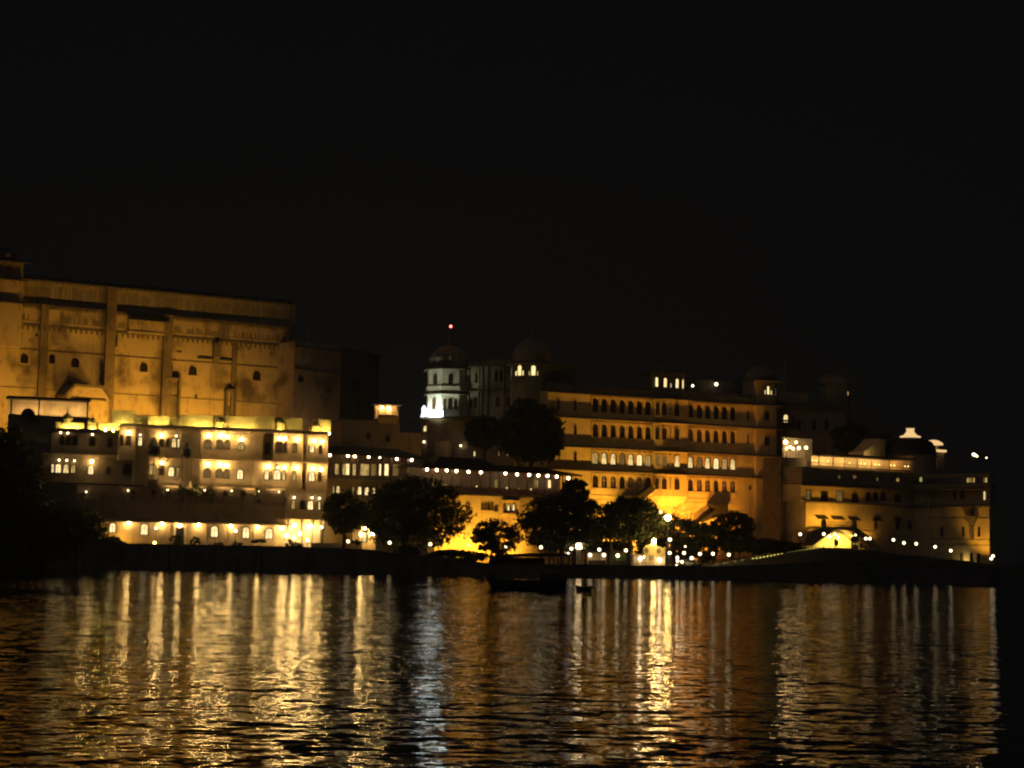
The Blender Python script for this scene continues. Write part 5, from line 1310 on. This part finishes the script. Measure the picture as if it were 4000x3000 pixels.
# ------------------------------------------------------------------ ramp parapet with a string of little lights
Ya = 364
A, B = at(2766, 2207, Ya), at(3200, 2135, Ya + 2)
dv = B - A; ang = math.atan2(dv.y, dv.x); ln = math.hypot(dv.x, dv.y)
rp = empty("ramp_parapet", (A.x, A.y, 0), "low sloping ramp wall with a string of tiny yellow green lights", "parapet", None, ang)
build(MB().prism([(0, -1), (ln, -1), (ln, B.z), (0, A.z)], 0, .4), "wall_body", 'quay', rp)
k = 31
sl = cached('strl', lambda: MB().box(-.16, .16, -.05, .02, -.12, .1).mesh("string_light", MAT['string']))
for i in range(k):
    t = (i + .5) / k
    if random.random() < .1: continue
    place("string_light", sl, rp, (t * ln, -.05, A.z + t * (B.z - A.z) - .22))

# ------------------------------------------------------------------ gate kiosk with scalloped yellow gable
K0 = at(2536, 2245, 357)
kk = Fac("gate_kiosk", 2470, 357, 2600, 357.5, 2180, "small white kiosk under an ornate yellow scalloped gable with two round openings", "kiosk")
u = lambda x: kk.u(x, 2180)
z = lambda y: kk.z(2540, y)
sil = [(2512, 2170), (2597, 2170), (2597, 2140), (2594, 2134), (2588, 2142), (2578, 2134), (2566, 2134), (2562, 2124), (2552, 2119), (2542, 2122), (2534, 2129), (2526, 2131), (2518, 2133), (2511, 2145)]
build(MB().prism([(u(x), z(y)) for x, y in sil], -.35, 0), "gable", 'yellow_wash', kk.root)
for x in (2524, 2571):
    build(MB().add([(u(x) + .45 * math.cos(t * .5236), -.38, z(2151) + .55 * math.sin(t * .5236)) for t in range(12)] + [(u(x) + .45 * math.cos(t * .5236), -.352, z(2151) + .55 * math.sin(t * .5236)) for t in range(12)],
               [tuple(range(11, -1, -1))] + [(i, (i + 1) % 12, (i + 1) % 12 + 12, i + 12) for i in range(12)]), "round_opening", 'cornice', kk.root)
build(MB().box(u(2536), u(2560), -.4, -.352, z(2137), z(2134)), "gable_crest", 'cornice', kk.root)
build(MB().box(u(2475), u(2597), .6, 4, 1.5, z(2171)), "wall", 'cream', kk.root)
build(MB().box(u(2470), u(2600), -.5, 4.2, z(2171) + .003, z(2171) + .2), "roof_slab", 'cream', kk.root)
for x in (2478, 2500, 2530, 2558, 2594): build(MB().box(u(x) - .14, u(x) + .14, -.3, 0, 1.5, z(2171)), "column", 'white', kk.root)
build(MB().box(u(2513), u(2534), -1.2, -.4, 1.5, z(2207)).box(u(2536), u(2552), -1.0, -.4, 1.5, z(2210)), "counter", 'cream', kk.root)
for x, y, r in ((2499, 2184, .33), (2575, 2187, .4), (2514, 2176, .12)):
    o = build(MB().tube((u(x), -.45, z(y)), (u(x), -.32, z(2172)), .03, .03), "hanging_lamp", 'metal', kk.root)
    place("bulb", cached(('kb', r), lambda: MB().ball((0, 0, 0), r).mesh("bulb", MAT['eave_bulb'])), o, (u(x), -.6, z(y)))
o = build(MB().tube((u(2551), -.2, z(2121)), (u(2551), -.2, z(2116)), .05, .04), "gable_lamp", 'metal', kk.root)
place("bulb", MB().ball((0, 0, 0), .38, 10, 7, 1.2).mesh("bulb", MAT['bulb']), o, (u(2552), -.6, z(2113)))
spot("gable_wash", kk.loc(kk.u(2553, 2128), 2.6, z(2140)), kk.loc(kk.u(2553, 2128), 0, z(2145)), 420, (1, .72, .15), 150, .3, .2)

# white lit pillar
pb = at(2259, 2202, 357); pt = at(2261, 2143, 357)
o = empty("pillar", (pb.x, pb.y, pb.z - .6), "pale square pillar under a bright square lantern on the quay", "pillar")
h2 = pt.z - pb.z + .6
build(MB().frustum([(-.36, -.36), (.36, -.36), (.36, .36), (-.36, .36)], 0, [(-.42, -.42), (.42, -.42), (.42, .42), (-.42, .42)], h2), "shaft", 'white', o)
build(MB().box(-.42, .62, -.5, .5, h2 + .01, h2 + 1.0), "lantern", 'eave_bulb', o)
build(MB().box(-.55, .75, -.6, .6, h2 + 1.003, h2 + 1.12), "cap", 'metal', o)
# stalls with lamps
def stall(x0, x1, yt, yb, Y, label, lamps, m, top):
    A = at(x0, yb, Y); B = at(x1, yb, Y); zt = at((x0 + x1) / 2, yt, Y).z
    o = empty("stall", (A.x, A.y, A.z), label, "stall")
    wd = B.x - A.x; h = zt - A.z
    build(MB().box(0, wd, 1.4, 1.5, 0, h), "back_panel", m, o)
    build(MB().add([(-.2, -.5, h - .1), (wd + .2, -.5, h - .1), (wd + .2, 1.7, h + .35), (-.2, 1.7, h + .35), (-.2, -.5, h), (wd + .2, -.5, h), (wd + .2, 1.7, h + .45), (-.2, 1.7, h + .45)],
                   [(3, 2, 1, 0), (4, 5, 6, 7), (0, 1, 5, 4), (1, 2, 6, 5), (2, 3, 7, 6), (3, 0, 4, 7)]), "roof", top, o)
    for sx in (0.02, wd - .1): build(MB().box(sx, sx + .08, -.3, -.22, 0, h - .07), "post", 'metal', o)
    build(MB().box(.2, wd - .2, -.1, .5, 0, .9), "counter", 'door', o)
    for x, y, r in lamps:
        p = at(x, y, Y)
        q = build(MB().tube((p.x - A.x, .2, p.z - A.z), (p.x - A.x, .2, h), .02, .02), "stall_lamp", 'metal', o)
        place("bulb", cached(('sb', r), lambda: MB().ball((0, 0, 0), r).mesh("bulb", MAT['globe'])), q, (p.x - A.x, -.02, p.z - A.z))
stall(2294, 2370, 2158, 2206, 359, "long open stall with two lamps on the quay right of the pillar", ((2305, 2168, .36), (2359, 2168, .36)), 'cream', 'slate')
stall(2396, 2446, 2160, 2208, 358, "green backed stall with one lamp left of the gate kiosk", ((2413, 2170, .36),), 'awning', 'wood')

# long low jetty shelter
js = Fac("jetty_shelter", 1917, 353, 2228, 353.5, 2200, "long low dark roofed boat shelter on the quay behind the moored boat", "shelter")
u = lambda x: js.u(x, 2190)
z = lambda y, x=2070: js.z(x, y)
build(MB().prism([(u(1917), z(2180)), (u(2226), z(2170)), (u(2222), z(2162)), (u(2150), z(2158)), (u(2080), z(2161)), (u(1945), z(2168))], -1, 3), "roof", 'slate', js.root)
for i, x in enumerate((1928, 1955, 1990, 2030, 2070, 2110, 2145, 2162, 2178, 2222)):
    build(MB().box(u(x) - .1, u(x) + .1, -.6, -.4, 1.0, z(2171)), "post", 'wood', js.root)
build(MB().box(u(1920), u(2130), 2.2, 2.4, 1.0, z(2178)), "back_panel", 'door', js.root)
build(MB().box(u(1920), u(2225), -.7, 2.4, 0, z(2204)), "deck", 'quay', js.root)

# ------------------------------------------------------------------ parked car, boats
pc = at(2700, 2220, 361)
car = empty("parked_car", (pc.x, pc.y, ground(pc.x, 361)), "pale hatchback car parked nose out among the lamps on the quay", "car", None, R(-68))
prof = [(-2.0, .35), (1.95, .35), (2.02, .62), (1.95, .82), (1.1, .95), (.45, 1.42), (-1.3, 1.46), (-1.9, 1.0), (-2.05, .7)]
def rotp(pts): return pts
def carprism(pts, y0, y1, inset=0.0): return MB().prism(pts, y0, y1)
build(carprism(prof, -.82, .82), "body", 'carpaint', car)
build(carprism([(1.12, .98), (.5, 1.38), (.46, 1.36), (1.04, .97)], -.7, .7), "windscreen", 'dark', car)
for s in (-1, 1):
    build(carprism([(.95, .98), (.42, 1.36), (-1.2, 1.38), (-1.6, 1.0)], s * .825 - .012, s * .825 + .012), "side_window", 'dark', car)
    build(MB().box(1.93, 2.03, s * .6 - .16, s * .6 + .16, .62, .78), "headlight", 'pale_metal', car)
    for x in (-1.25, 1.25):
        wv = MB()
        wv.add([(x + .31 * math.cos(t * .3927), s * .84 - .1, .31 + .31 * math.sin(t * .3927)) for t in range(16)] + [(x + .31 * math.cos(t * .3927), s * .84 + .1, .31 + .31 * math.sin(t * .3927)) for t in range(16)],
               [tuple(range(16)), tuple(range(31, 15, -1))] + [(i, i + 16, (i + 1) % 16 + 16, (i + 1) % 16) for i in range(16)])
        build(wv, "wheel", 'rubber', car)
def boat(name, x0, x1, yw, ytop, label, prow):
    zrow = 5.5
    c = at((x0 + x1) / 2, yw, 300); d = ray((x0 + x1) / 2, yw); t = -CAM_H / d.z; P0 = CAM + d * t; Y = P0.y
    wd = (x1 - x0) * Y / FOC; h = (yw - ytop) * Y / FOC
    o = empty(name, (P0.x, Y, 0), label, "boat")
    L2, Bm = wd / 2, wd * .13
    n = 16; rings = []
    for i in range(n + 1):
        t = -1 + 2 * i / n
        bw = Bm * (1 - abs(t) ** 2.6) + .06
        sheer = h * (.78 + .22 * t * t)
        rings.append([(t * L2, -bw, sheer), (t * L2 * .95, -bw * .8, sheer * .4), (t * L2 * .9, -bw * .35, -.35), (t * L2 * .9, bw * .35, -.35), (t * L2 * .95, bw * .8, sheer * .4), (t * L2, bw, sheer)])
    vs = [p for r in rings for p in r]
    fs = [(i * 6 + j, i * 6 + j + 1, (i + 1) * 6 + j + 1, (i + 1) * 6 + j) for i in range(n) for j in range(5)]
    fs += [tuple(range(6)), tuple(range(n * 6 + 5, n * 6 - 1, -1))]
    build(MB().add(vs, fs), "hull", 'hull', o)
    mb = MB()
    for i in range(n):
        for s in (0, 5): mb.tube(rings[i][s], rings[i + 1][s], .07, .07, 5)
    build(mb, "gunwale", 'wood', o)
    for t in (-.5, -.1, .3):
        build(MB().box(t * L2 - .15, t * L2 + .15, -Bm * .9, Bm * .9, h * .55, h * .6), "thwart", 'wood', o)
    if prow:
        build(MB().ball((-L2 + .1, 0, h * .95), h * .36, 12, 8).tube((-L2 + .2, 0, h * .3), (-L2 + .1, 0, h), .3, .35), "prow_knob", 'hull', o)
        # sheltered stern
        build(MB().box(L2 * .25, L2 * .93, -Bm * .8, Bm * .8, h * .7, h * 1.35), "stern_cover", 'hull', o)
    return o
boat("moored_boat", 1913, 2217, 2306, 2258, "long dark wooden boat with rounded prow lying off the quay", True)
boat("small_boat", 2250, 2312, 2309, 2288, "small dark rowing boat right of the long boat", False)

# ------------------------------------------------------------------ trees
def crown_mesh(c, rx, ry, rz, seed, clumps, per, leaf, flat=0.35, m='leaf', gap=0.0):
    rd = random.Random(seed); mb = MB()
    vs, fs = mb.v, mb.f
    cl = []
    while len(cl) < clumps:
        p = Vector((rd.uniform(-1, 1), rd.uniform(-1, 1), rd.uniform(-1, 1)))
        l = p.length
        if l > 1 or l < .35: continue
        if p.z < -.75: continue
        q = p * (0.86 / max(l, .55)) if rd.random() < .6 else p * .85
        cl.append((q, rd.uniform(.16, .32)))
    for q, cr in cl:
        for _ in range(per):
            d = Vector((rd.gauss(0, 1), rd.gauss(0, 1), rd.gauss(0, .8))); d = d.normalized() * (rd.random() ** .45) * cr
            p = Vector((c[0] + (q.x + d.x) * rx, c[1] + (q.y + d.y) * ry, c[2] + (q.z + d.z * .85) * rz))
            a = Vector((rd.gauss(0, 1), rd.gauss(0, 1), rd.gauss(0, flat + .3))).normalized(); b2 = a.orthogonal().normalized()
            b2 = (b2 * math.cos(1.7 * rd.random()) + a.cross(b2) * math.sin(1.7 * rd.random()))
            s = leaf * rd.uniform(.6, 1.25); a *= s; b2 *= s * .6
            o = len(vs)
            vs.extend([tuple(p - a), tuple(p + b2), tuple(p + a), tuple(p - b2)]); fs.append((o, o + 1, o + 2, o + 3))
    return mb
def limbs(base, c, rx, ry, rz, seed, r0, n=7, top=.25):
    rd = random.Random(seed + 99); mb = MB()
    b3 = Vector(base); fork = Vector((b3.x + (c[0] - b3.x) * .5, b3.y + (c[1] - b3.y) * .5, b3.z + (c[2] - rz * .55 - b3.z) * .85))
    mid = (b3 + fork) / 2 + Vector((rd.uniform(-.3, .3), 0, 0))
    mb.tube(b3 - Vector((0, 0, .6)), mid, r0 * 1.25, r0, 8); mb.tube(mid, fork, r0, r0 * .8, 8)
    for i in range(n):
        a = 2 * math.pi * i / n + rd.uniform(-.3, .3); q = rd.uniform(.45, .8)
        e = Vector((c[0] + math.cos(a) * rx * q, c[1] + math.sin(a) * ry * q, c[2] + rz * rd.uniform(-.2, top + .4)))
        k2 = fork.lerp(e, .5) + Vector((0, 0, rz * .12))
        mb.tube(fork, k2, r0 * .5, r0 * .3, 6); mb.tube(k2, e, r0 * .3, r0 * .08, 5)
        for _ in range(3):
            g2 = k2.lerp(e, rd.uniform(.2, .9)); h3 = g2 + Vector((rd.uniform(-.3, .3) * rx, rd.uniform(-.3, .3) * ry, rd.uniform(.05, .35) * rz))
            mb.tube(g2, h3, r0 * .14, r0 * .04, 4)
    return mb
def tree(label, cx, cy, rxp, rzp, Y, seed, clumps=70, per=70, leaf=.42, base=None, r0=.4, m='leaf', depth=.8, cat="tree", name="tree", group=None, gz=None):
    C3 = at(cx, cy, Y); s = Y / FOC; rx, rz = rxp * s * 1.08, rzp * s * 1.08
    bx = C3.x if base is None else at(base, cy, Y).x
    zg2 = ground(bx, Y) if gz is None else gz
    o = empty(name, (bx, Y, zg2), label, cat, group)
    c = (C3.x - bx, 0, C3.z - zg2)
    build(limbs((0, 0, 0), c, rx, rx * depth, rz, seed, r0), "trunk", 'bark', o)
    build(crown_mesh(c, rx, rx * depth, rz, seed, int(clumps * 1.5), per, leaf), "crown", m, o)
    return o
tree("huge spreading dark tree in front of the yellow house", 1620, 2010, 195, 140, 362, 11, 120, 75, .40, 1560, .6)
tree("dense rounded dark tree between hotel end and huge spreading tree", 1345, 2000, 82, 82, 366, 12, 60, 60, .38)
tree("small rounded tree with thin trunk before the yellow house", 1938, 2096, 90, 66, 358, 13, 60, 60, .30, 1912, .22)
tree("broad dark tree behind the boat shelter", 2208, 2046, 166, 112, 361, 14, 150, 75, .38, 2200, .5)
tree("grey topped tree rising behind the broad dark tree", 2246, 1918, 52, 46, 372, 15, 50, 50, .34, 2246, .35)
tree("dark tree with a forked trunk left of the gate kiosk", 2476, 2036, 122, 94, 364, 16, 120, 70, .36, 2456, .45)
tree("slender dark tree trunk with small crown left of the forked tree", 2384, 2035, 36, 70, 359, 17, 30, 50, .3, 2386, .28)
tree("tall dark tree against the domed palace wing", 2075, 1690, 120, 125, 400, 18, 110, 60, .5, 2075, .5, gz=9)
tree("lower dark tree at the foot of the domed tower", 1895, 1690, 75, 62, 404, 19, 60, 60, .45, 1895, .4, gz=9)
tree("orange lit round bushy tree before the golden palace corner", 2862, 2058, 82, 58, 388, 20, 60, 55, .32, 2862, .35, 'leaf_dry')
tree("loose dark tree on the roofline right of the golden palace", 3330, 1712, 80, 62, 440, 21, 40, 34, .5, 3330, .4, gz=15)
tree("feathery tree behind the tall lamp and the gate kiosk", 2620, 2070, 62, 60, 370, 22, 34, 30, .32, 2630, .25, 'leaf_dry')
# bare twiggy tree
C3 = at(2680, 2010, 380)
bt = empty("bare_tree", (C3.x, 380, ground(C3.x, 380)), "bare twiggy tree glowing in the floodlight left of the orange bush", "tree")
zc = C3.z - ground(C3.x, 380)
mb = limbs((0, 0, 0), (0, 0, zc), 4.0, 2.5, 2.6, 5, .22, 9)
for i in range(150):
    rd = random.Random(i); a = rd.uniform(0, 6.28); q = rd.uniform(.2, .95)
    p = Vector((math.cos(a) * 4.2 * q, math.sin(a) * 2.5 * q, zc + rd.uniform(-1.4, 2.0) * (1 - q * .4)))
    mb.tube(p, p + Vector((rd.uniform(-.8, .8), rd.uniform(-.5, .5), rd.uniform(.1, 1.0))), .035, .012, 3)
build(mb, "trunk", 'bark', bt)
# dark hedge mass below the golden palace
gl = Fac("garden_lodge", 2282, 372, 2468, 374, 2160, "long low dark garden lodge behind the stalls under the trees", "lodge")
build(MB().wbox(gl.u(2284, 2160), gl.u(2466, 2160), -4, 0, 1, gl.z(2380, 2138)), "wall", 'cornice', gl.root)
build(MB().frustum([(gl.u(2280, 2160), 4.6), (gl.u(2470, 2160), 4.6), (gl.u(2470, 2160), -.6), (gl.u(2280, 2160), -.6)], gl.z(2380, 2138) + .003, [(gl.u(2290, 2160), 3), (gl.u(2460, 2160), 3), (gl.u(2460, 2160), 1.4), (gl.u(2290, 2160), 1.4)], gl.z(2380, 2114)), "roof", 'roof_shade_black', gl.root)
hd = [("dark hedge bush right behind the gate kiosk", 2560, 2150, 70, 50), ("dark hedge bush behind the lamps left of the parked car", 2640, 2150, 70, 52), ("dark hedge bush right behind the parked car", 2730, 2148, 75, 52), ("long dark hedge bush below the bare tree", 2690, 2080, 90, 48), ("long dark hedge bush between bare tree and orange bush", 2790, 2100, 80, 44), ("dark hedge bush under the orange bush", 2890, 2122, 80, 36), ("dark hedge bush at the foot of the golden corner tower", 2990, 2138, 80, 30), ("low dark hedge bush at the top end of the lit ramp wall", 3075, 2140, 55, 22)]
for i, (lb, x, y, a, b2) in enumerate(hd): tree(lb, x, y, a, b2, 378 - i, 30 + i, 55, 60, .34, None, .2, cat="hedge", name="hedge_bush", group="hedge bushes below the golden palace")
# dark trees at the far left bank
tree("tall black tree at the left edge of the bank", 20, 1985, 140, 300, 356, 40, 150, 60, .6, 20, .6)
tree("broad black tree on the left bank below the hotel wing", 230, 2090, 175, 125, 355, 41, 110, 65, .5, 230, .5)
tree("low black bush at the left end of the lit ground floor", 425, 2165, 80, 62, 353.5, 42, 70, 65, .36, 425, .3)
tree("leaning black tree filling the lower left bank", 90, 2130, 150, 100, 353, 43, 90, 65, .5, 90, .5)
tree("dark shoreline bush under the huge spreading tree", 1790, 2175, 110, 26, 354, 44, 50, 60, .3, None, .15, cat="bush", name="shore_bush")
tree("small dark shoreline bush left of the huge tree's trunk", 1585, 2158, 52, 26, 356, 45, 36, 50, .3, None, .15, cat="bush", name="shore_bush")

def shrub(label, px, ptop, pbot, wpx, Y, seed, gz, pot=False, group=None, cat="shrub"):
    s = Y / FOC; c = at(px, (ptop + pbot) / 2, Y)
    o = empty("shrub", (c.x, Y, gz), label, cat, group)
    h = (pbot - ptop) * s / 2; cz = at(px, ptop, Y).z - h - gz
    build(crown_mesh((0, 0, cz), wpx * s / 2, wpx * s / 2, h, seed, 22, 40, .2), "foliage", 'leaf', o)
    build(MB().tube((0, 0, -.3), (0, 0, cz), .08, .05, 6), "stem", 'bark', o)
    if pot: build(MB().lathe(0, 0, [(.3, 0), (.42, .5), (.46, .55), (.4, .56)], 10), "pot", 'terracotta', o)
sh = [(713, 'first'), (767, 'second'), (821, 'third'), (1005, 'fourth')]
for i, (x, od) in enumerate(sh):
    p = H.loc(H.u(x, 1950, 3.0), 1.6, 0)
    shrub("upright dark shrub on the hotel terrace, %s from the left" % od, x, 1884 + i * 5, 1962 + i * 5, 38, p.y, 60 + i, z_terr, True, "upright shrubs on the hotel terrace")
for i, (x, yt, yb, wd, lb) in enumerate(((686, 2084, 2135, 48, "bushy dark plant before the hotel doorway"), (762, 2094, 2140, 42, "bushy dark plant right of the hotel doorway"), (925, 2112, 2165, 52, "round dark shrub on the quay below the right globe lamp"), (855, 2118, 2138, 40, "low shrub under the third ground floor window"),
                                   (1010, 2106, 2124, 60, "pale green bush under the right pair of ground floor windows"), (1137, 2106, 2150, 40, "dark palm like plant before the hotel porch"), (1165, 2120, 2150, 60, "low dark bush right of the porch plant"), (1392, 2106, 2130, 40, "dark bush left of the gate hut door"))):
    shrub(lb, x, yt, yb, wd, 361 - (i % 3), 70 + i, ground(at(x, 2100, 360).x, 360), False, "shrubs along the hotel quay")
for x, lb in ((3265, "dark domed shrub standing in the bright stair niche"), (3362, "tiny pointed shrub right of the guard hut")):
    p = at(x, 2130, 384); wd = 15 if x < 3300 else 7
    shrub(lb, x, 2108 if x < 3300 else 2122, 2136, wd, 384, x, at(x, 2140, 384).z, False)

# ------------------------------------------------------------------ street lamps
def street_lamp(x, y, Y, label, group, r=.31, m='globe', pole=True, zb3=None):
    p = at(x, y, Y); zg2 = ground(p.x, Y) if zb3 is None else zb3
    o = empty("street_lamp", (p.x, Y, zg2), label, "street lamp", group)
    h = p.z - zg2
    build(MB().lathe(0, 0, [(.16, -.3), (.16, .25), (.07, .35), (.05, h - r - .1), (.12, h - r - .05), (.12, h - r * .85)], 8), "pole", 'metal', o)
    place("globe", cached(('sg', r, m), lambda: MB().ball((0, 0, 0), r, 12, 8).mesh("globe", MAT[m])), o, (0, 0, h))
    return o
gq = "globe lamps along the quay"
for x, y, Y, lb in ((610, 2063, 357, "globe lamp on a pole left of the hotel doorway"), (920, 2074, 357, "globe lamp on a pole in front of the hotel's right ground floor windows"), (1201, 2110, 358, "globe lamp on a pole in front of the hotel porch"),
                    (1360, 2115, 355, "globe lamp on a thin pole left of the gate hut"), (1522, 2120, 356, "globe lamp at the left edge of the huge spreading tree"), (1681, 2126, 356, "globe lamp under the huge spreading tree's right side"),
                    (1978, 2134, 357, "globe lamp right of the small tree's trunk"), (2113, 2138, 356, "globe lamp behind the boat shelter roof"), (2232, 2143, 356, "globe lamp immediately left of the pale pillar"),
                    (2341, 2147, 356, "globe lamp above the long open stall"), (2445, 2150, 355, "globe lamp right of the green backed stall"), (2616, 2160, 357, "globe lamp right of the gate kiosk"),
                    (2672, 2160, 359, "second globe lamp right of the gate kiosk"), (2734, 2164, 360, "globe lamp above and right of the parked car"), (2785, 2163, 363, "globe lamp second from the lit ramp wall's low end"), (2847, 2167, 363, "rightmost globe lamp over the low end of the ramp wall")):
    street_lamp(x, y, Y, lb, gq)
for x, y, Y, r, lb in ((2646, 2178, 358, .28, "upper lamp of the close pair left of the parked car"), (2647, 2191, 357, .28, "lower lamp of the close pair left of the parked car"), (2664, 2195, 357.5, .28, "low lamp just left of the parked car"), (2702, 2180, 364, .34, "lamp standing right behind the parked car"),
                       (2677, 2135, 372, .18, "small lamp high in the dark behind the quay lamps"), (2643, 2207, 356, .16, "faint low lamp near the ground left of the parked car"), (1829, 2129, 357, .16, "small lamp under the right edge of the huge tree")):
    street_lamp(x, y, Y, lb, "small lamps round the parked car" if x > 2000 else None, r)
gr2 = "globe lamps along the fort mound"
for x, y, Y, lb in ((3126, 2087, 372, "globe lamp left of the twin stair at the dark recess"), (3218, 2086, 373, "globe lamp before the left flight of the twin stair"), (3241, 2096, 376, "second globe lamp inside the left flight of the stair"), (3261, 2087, 379, "higher globe lamp in the bright niche"), (3274, 2099, 377, "lower globe lamp in the bright niche"),
                    (3382, 2104, 374, "left lamp of the touching pair right of the guard hut"), (3398, 2104, 374.5, "right lamp of the touching pair right of the guard hut"), (3490, 2109, 376, "globe lamp under the right hooded fort window"), (3531, 2121, 374, "second globe lamp right of the hooded windows"),
                    (3579, 2124, 373, "globe lamp just left of the pale mast"), (3653, 2136, 373, "globe lamp just right of the pale mast"), (3714, 2151, 372, "globe lamp left of the fort wing's arched doors"), (3879, 2172, 372, "upper lamp of the pair at the fort wing's right end"), (3872, 2182, 371, "lower lamp of the pair at the fort wing's right end")):
    street_lamp(x, y, Y, lb, gr2, .29)
street_lamp(3342, 2090, 378, "small lamp above the guard hut roof", None, .2)
street_lamp(604, 2121, 351.6, "orange lamp low on the quay below the hotel doorway", None, .32, 'orange')
street_lamp(2394, 2094, 366, "small white lamp beside the slender tree trunk", None, .22)
street_lamp(2220, 2161, 354, "small blue white lamp at the right end of the shelter", None, .18, 'blue')
street_lamp(2617, 2108, 360, "white lamp on a pole over the right side of the gate kiosk", None, .34)
# tall flood mast
p = at(2609, 2022, 360); zg2 = ground(p.x, 360)
fm = empty("flood_mast", (p.x, 360, zg2), "tall mast with a blazing yellow floodlight and a second smaller head", "floodlight")
h = p.z - zg2
build(MB().tube((0, 0, -.3), (0, 0, h + .2), .16, .09, 8).box(-.5, .5, -.15, .15, h - .75, h - .62), "pole", 'metal', fm)
build(MB().ball((0, -.3, h), .55, 12, 8), "lamp_head", 'flood', fm)
p2 = at(2581, 2000, 360)
build(MB().tube((0, 0, h - .7), (p2.x - p.x, 0, p2.z - zg2 - .3), .05, .05, 6), "arm", 'metal', fm)
build(MB().ball((p2.x - p.x, -.2, p2.z - zg2), .28, 10, 7), "small_head", 'orange', fm)

# ------------------------------------------------------------------ smoky night air over the lake
hz2 = MB().box(-450, 450, -50, 650, -6, 92)
ho = build(hz2, "haze", 'water')
hm = bpy.data.materials.new("smoky_night_air"); hm.use_nodes = True
hn = hm.node_tree.nodes; hn.clear()
o2 = hn.new('ShaderNodeOutputMaterial'); pv = hn.new('ShaderNodeVolumePrincipled')
pv.inputs['Color'].default_value = (0.86, 0.88, 0.92, 1); pv.inputs['Density'].default_value = HAZE; pv.inputs['Anisotropy'].default_value = 0.3
hm.node_tree.links.new(pv.outputs[0], o2.inputs['Volume'])
ho.data.materials.clear(); ho.data.materials.append(hm)
tag(ho, None, None, None, 'stuff')
